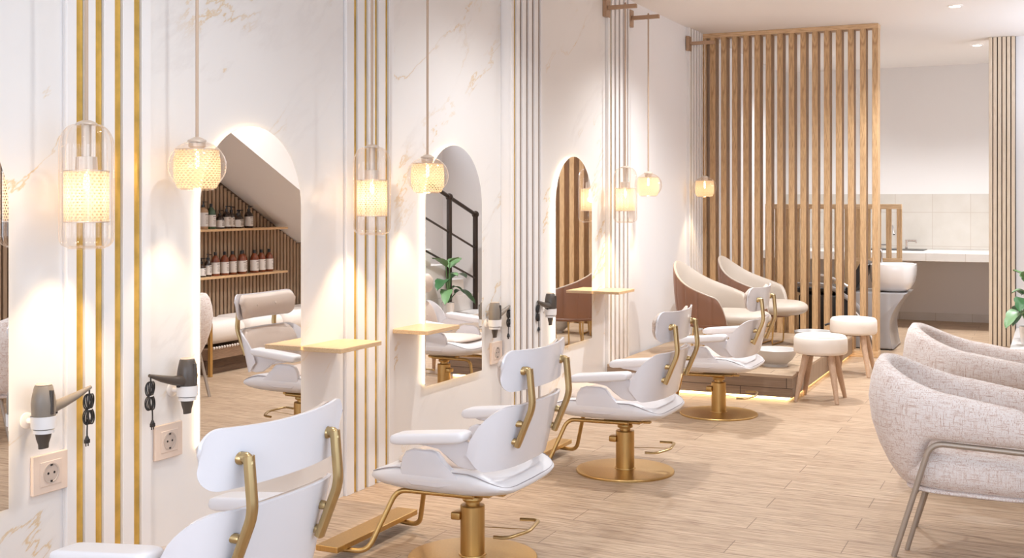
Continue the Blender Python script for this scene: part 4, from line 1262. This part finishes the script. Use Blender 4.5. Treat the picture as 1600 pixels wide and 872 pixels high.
def place_bottle(kind, x, y, z, label, group):
    if kind not in protos:
        protos[kind] = bottle(kind); t = protos[kind]; t.location = (x, y, z); t['label'] = label
    else:
        t = dup(protos[kind], (x, y, z), random.uniform(-.25, .25), label)
    t['group'] = group
for kind, y, dx, lb in (('tan', 7.885, 0, 'tan pump bottle with white label at the left end of the upper shelf'),
                    ('green', 7.985, 0, 'green bottle with white label on the upper shelf'),
                    ('jar', 8.10, 0, 'short dark bottle on the upper shelf, right of the green bottle'),
                    ('pump', 8.190, 0, 'tall dark pump bottle in the middle of the upper shelf'),
                    ('slim', 8.255, 0, 'slim dark pump bottle touching a taller one on the upper shelf'),
                    ('jar', 8.320, -0.02, 'short dark bottle on the upper shelf, left of the last pair'),
                    ('jar', 8.402, 0.03, 'short dark bottle half hidden behind the last pair on the upper shelf'),
                    ('pump', 8.492, -0.005, 'tall dark pump bottle at the right end of the upper shelf')):
    place_bottle(kind, 3.535 + dx, y - 0.065, 1.1702, lb, 'bottles on the upper shelf')
for k, (kind, y, dx) in enumerate((('jar', 7.86, 0), ('slim', 7.945, 0), ('amber', 8.04, 0), ('amber', 8.150, -.01), ('amber', 8.27, 0), ('amber', 8.385, -.01), ('amber', 8.465, 0.04), ('amber', 8.565, -.01), ('amber', 8.68, 0), ('amber', 8.795, 0))):
    lbs = ['short dark bottle at the left end of the lower shelf in the mirror', 'slim dark pump bottle left of the amber row',
           'first amber bottle from the left on the lower shelf', 'second amber bottle from the left on the lower shelf', 'third amber bottle from the left on the lower shelf',
           'fourth amber bottle from the left on the lower shelf', 'amber bottle standing behind the front row on the lower shelf', 'third amber bottle from the right end of the lower shelf',
           'second amber bottle from the right end of the lower shelf', 'amber bottle at the right end of the lower shelf']
    place_bottle(kind, 3.535 + dx, y - 0.065, 0.7652, lbs[k], 'bottles on the lower shelf')

# ------------------------------------------------------------------ stair railing
rl = thing('stair_railing', 'dark bronze stair railing with ball-topped posts, seen in the mirror', 'railing', (0, 0, 0))
RX = 2.98
def zr(y): return 1.261 - 0.31 * (y - 11.83)
for y in (11.83, 11.20, 10.60):
    b = bm_new(); lathe(b, [(0.030, 0.1805), (0.030, zr(y) - 0.02)], 20, c=(RX, y, 0)); p_ = link_mesh('post', b, 'rail_black', rl)
    b = bm_new(); lathe(b, [(0.042 * math.sin(PI * k / 10) + 0.0005, zr(y) - 0.042 * math.cos(PI * k / 10)) for k in range(11)], 20, c=(RX, y, 0)); link_mesh('ball_finial', b, 'rail_black', p_)
b = bm_new(); tube(b, [(RX, 11.83, zr(11.83)), (RX, 10.57, zr(10.57))], 0.022, 14); link_mesh('handrail', b, 'rail_black', rl)
for dz in (0.385, 0.73):
    b = bm_new(); tube(b, [(RX, 11.83, zr(11.83) - dz), (RX, 10.57, zr(10.57) - dz)], 0.012, 10); link_mesh('cross_rail', b, 'rail_black', rl)

# ------------------------------------------------------------------ potted plant on the landing
pl = thing('potted_plant', 'leafy green banana plant in a white pot on the stair landing', 'plant', (2.860, 10.95, 0.18))
b = bm_new(); lathe(b, [(0.001, 0.0), (0.055, 0.0), (0.068, 0.14), (0.070, 0.15), (0.062, 0.15), (0.060, 0.13), (0.001, 0.13)], 32); link_mesh('pot', b, 'ceramic', pl)
b = bm_new(); lathe(b, [(0.001, 0.136), (0.059, 0.134), (0.059, 0.128), (0.001, 0.128)], 24); link_mesh('soil', b, 'soil', pl)
def leaf(az, reach, rise, L, W, droop, mat):
    W *= 1.35; L *= 1.1; rise *= 1.05
    b = bm_new()
    d = Vector((math.cos(az), math.sin(az), 0)); sd = Vector((-math.sin(az), math.cos(az), 0))
    base = Vector((0, 0, 0.13))
    st_ = [base + d * (reach * (k / 6) ** 1.6) + Vector((0, 0, rise * k / 6)) for k in range(7)]
    tube(b, st_, 0.006, 8)
    n = 12; A = []
    for k in range(n + 1):
        f = k / n
        c = st_[-1] + d * (L * f * (0.6 + 0.4 * f)) + Vector((0, 0, L * (0.75 * f - droop * f * f)))
        wd = W * math.sin(PI * min(1, f * 0.97 + 0.03)) ** 0.6 * (1 - 0.12 * (k % 3 == 0))
        row = []
        for q in (-1, -.5, 0, .5, 1):
            row.append(c + sd * wd * q + Vector((0, 0, 0.18 * W * abs(q))))
        A.append(row)
    up = [[b.verts.new(p) for p in r] for r in A]; dn = [[b.verts.new(p - Vector((0, 0, 0.0016))) for p in r] for r in A]
    for k in range(n):
        for q in range(4):
            b.faces.new((up[k][q], up[k][q + 1], up[k + 1][q + 1], up[k + 1][q])); b.faces.new((dn[k][q], dn[k + 1][q], dn[k + 1][q + 1], dn[k][q + 1]))
    link_mesh('leaf', b, mat, pl, sharp=80, recalc=False)
for a in ((1.75, .06, .26, .24, .055, .8, 'leaf'), (4.55, .07, .22, .26, .055, 1.0, 'leaf'), (1.50, .04, .36, .24, .06, .4, 'leaf_light'), (4.85, .04, .38, .22, .055, .35, 'leaf_light'),
          (2.3, .05, .16, .12, .05, 1.2, 'leaf'), (3.3, .03, .30, .09, .045, .9, 'leaf_light'), (1.9, .10, .10, .28, .05, 1.2, 'leaf'), (4.3, .10, .12, .28, .05, 1.1, 'leaf_light'), (3.0, .02, .42, .09, .05, .2, 'leaf_light')):
    leaf(*a)
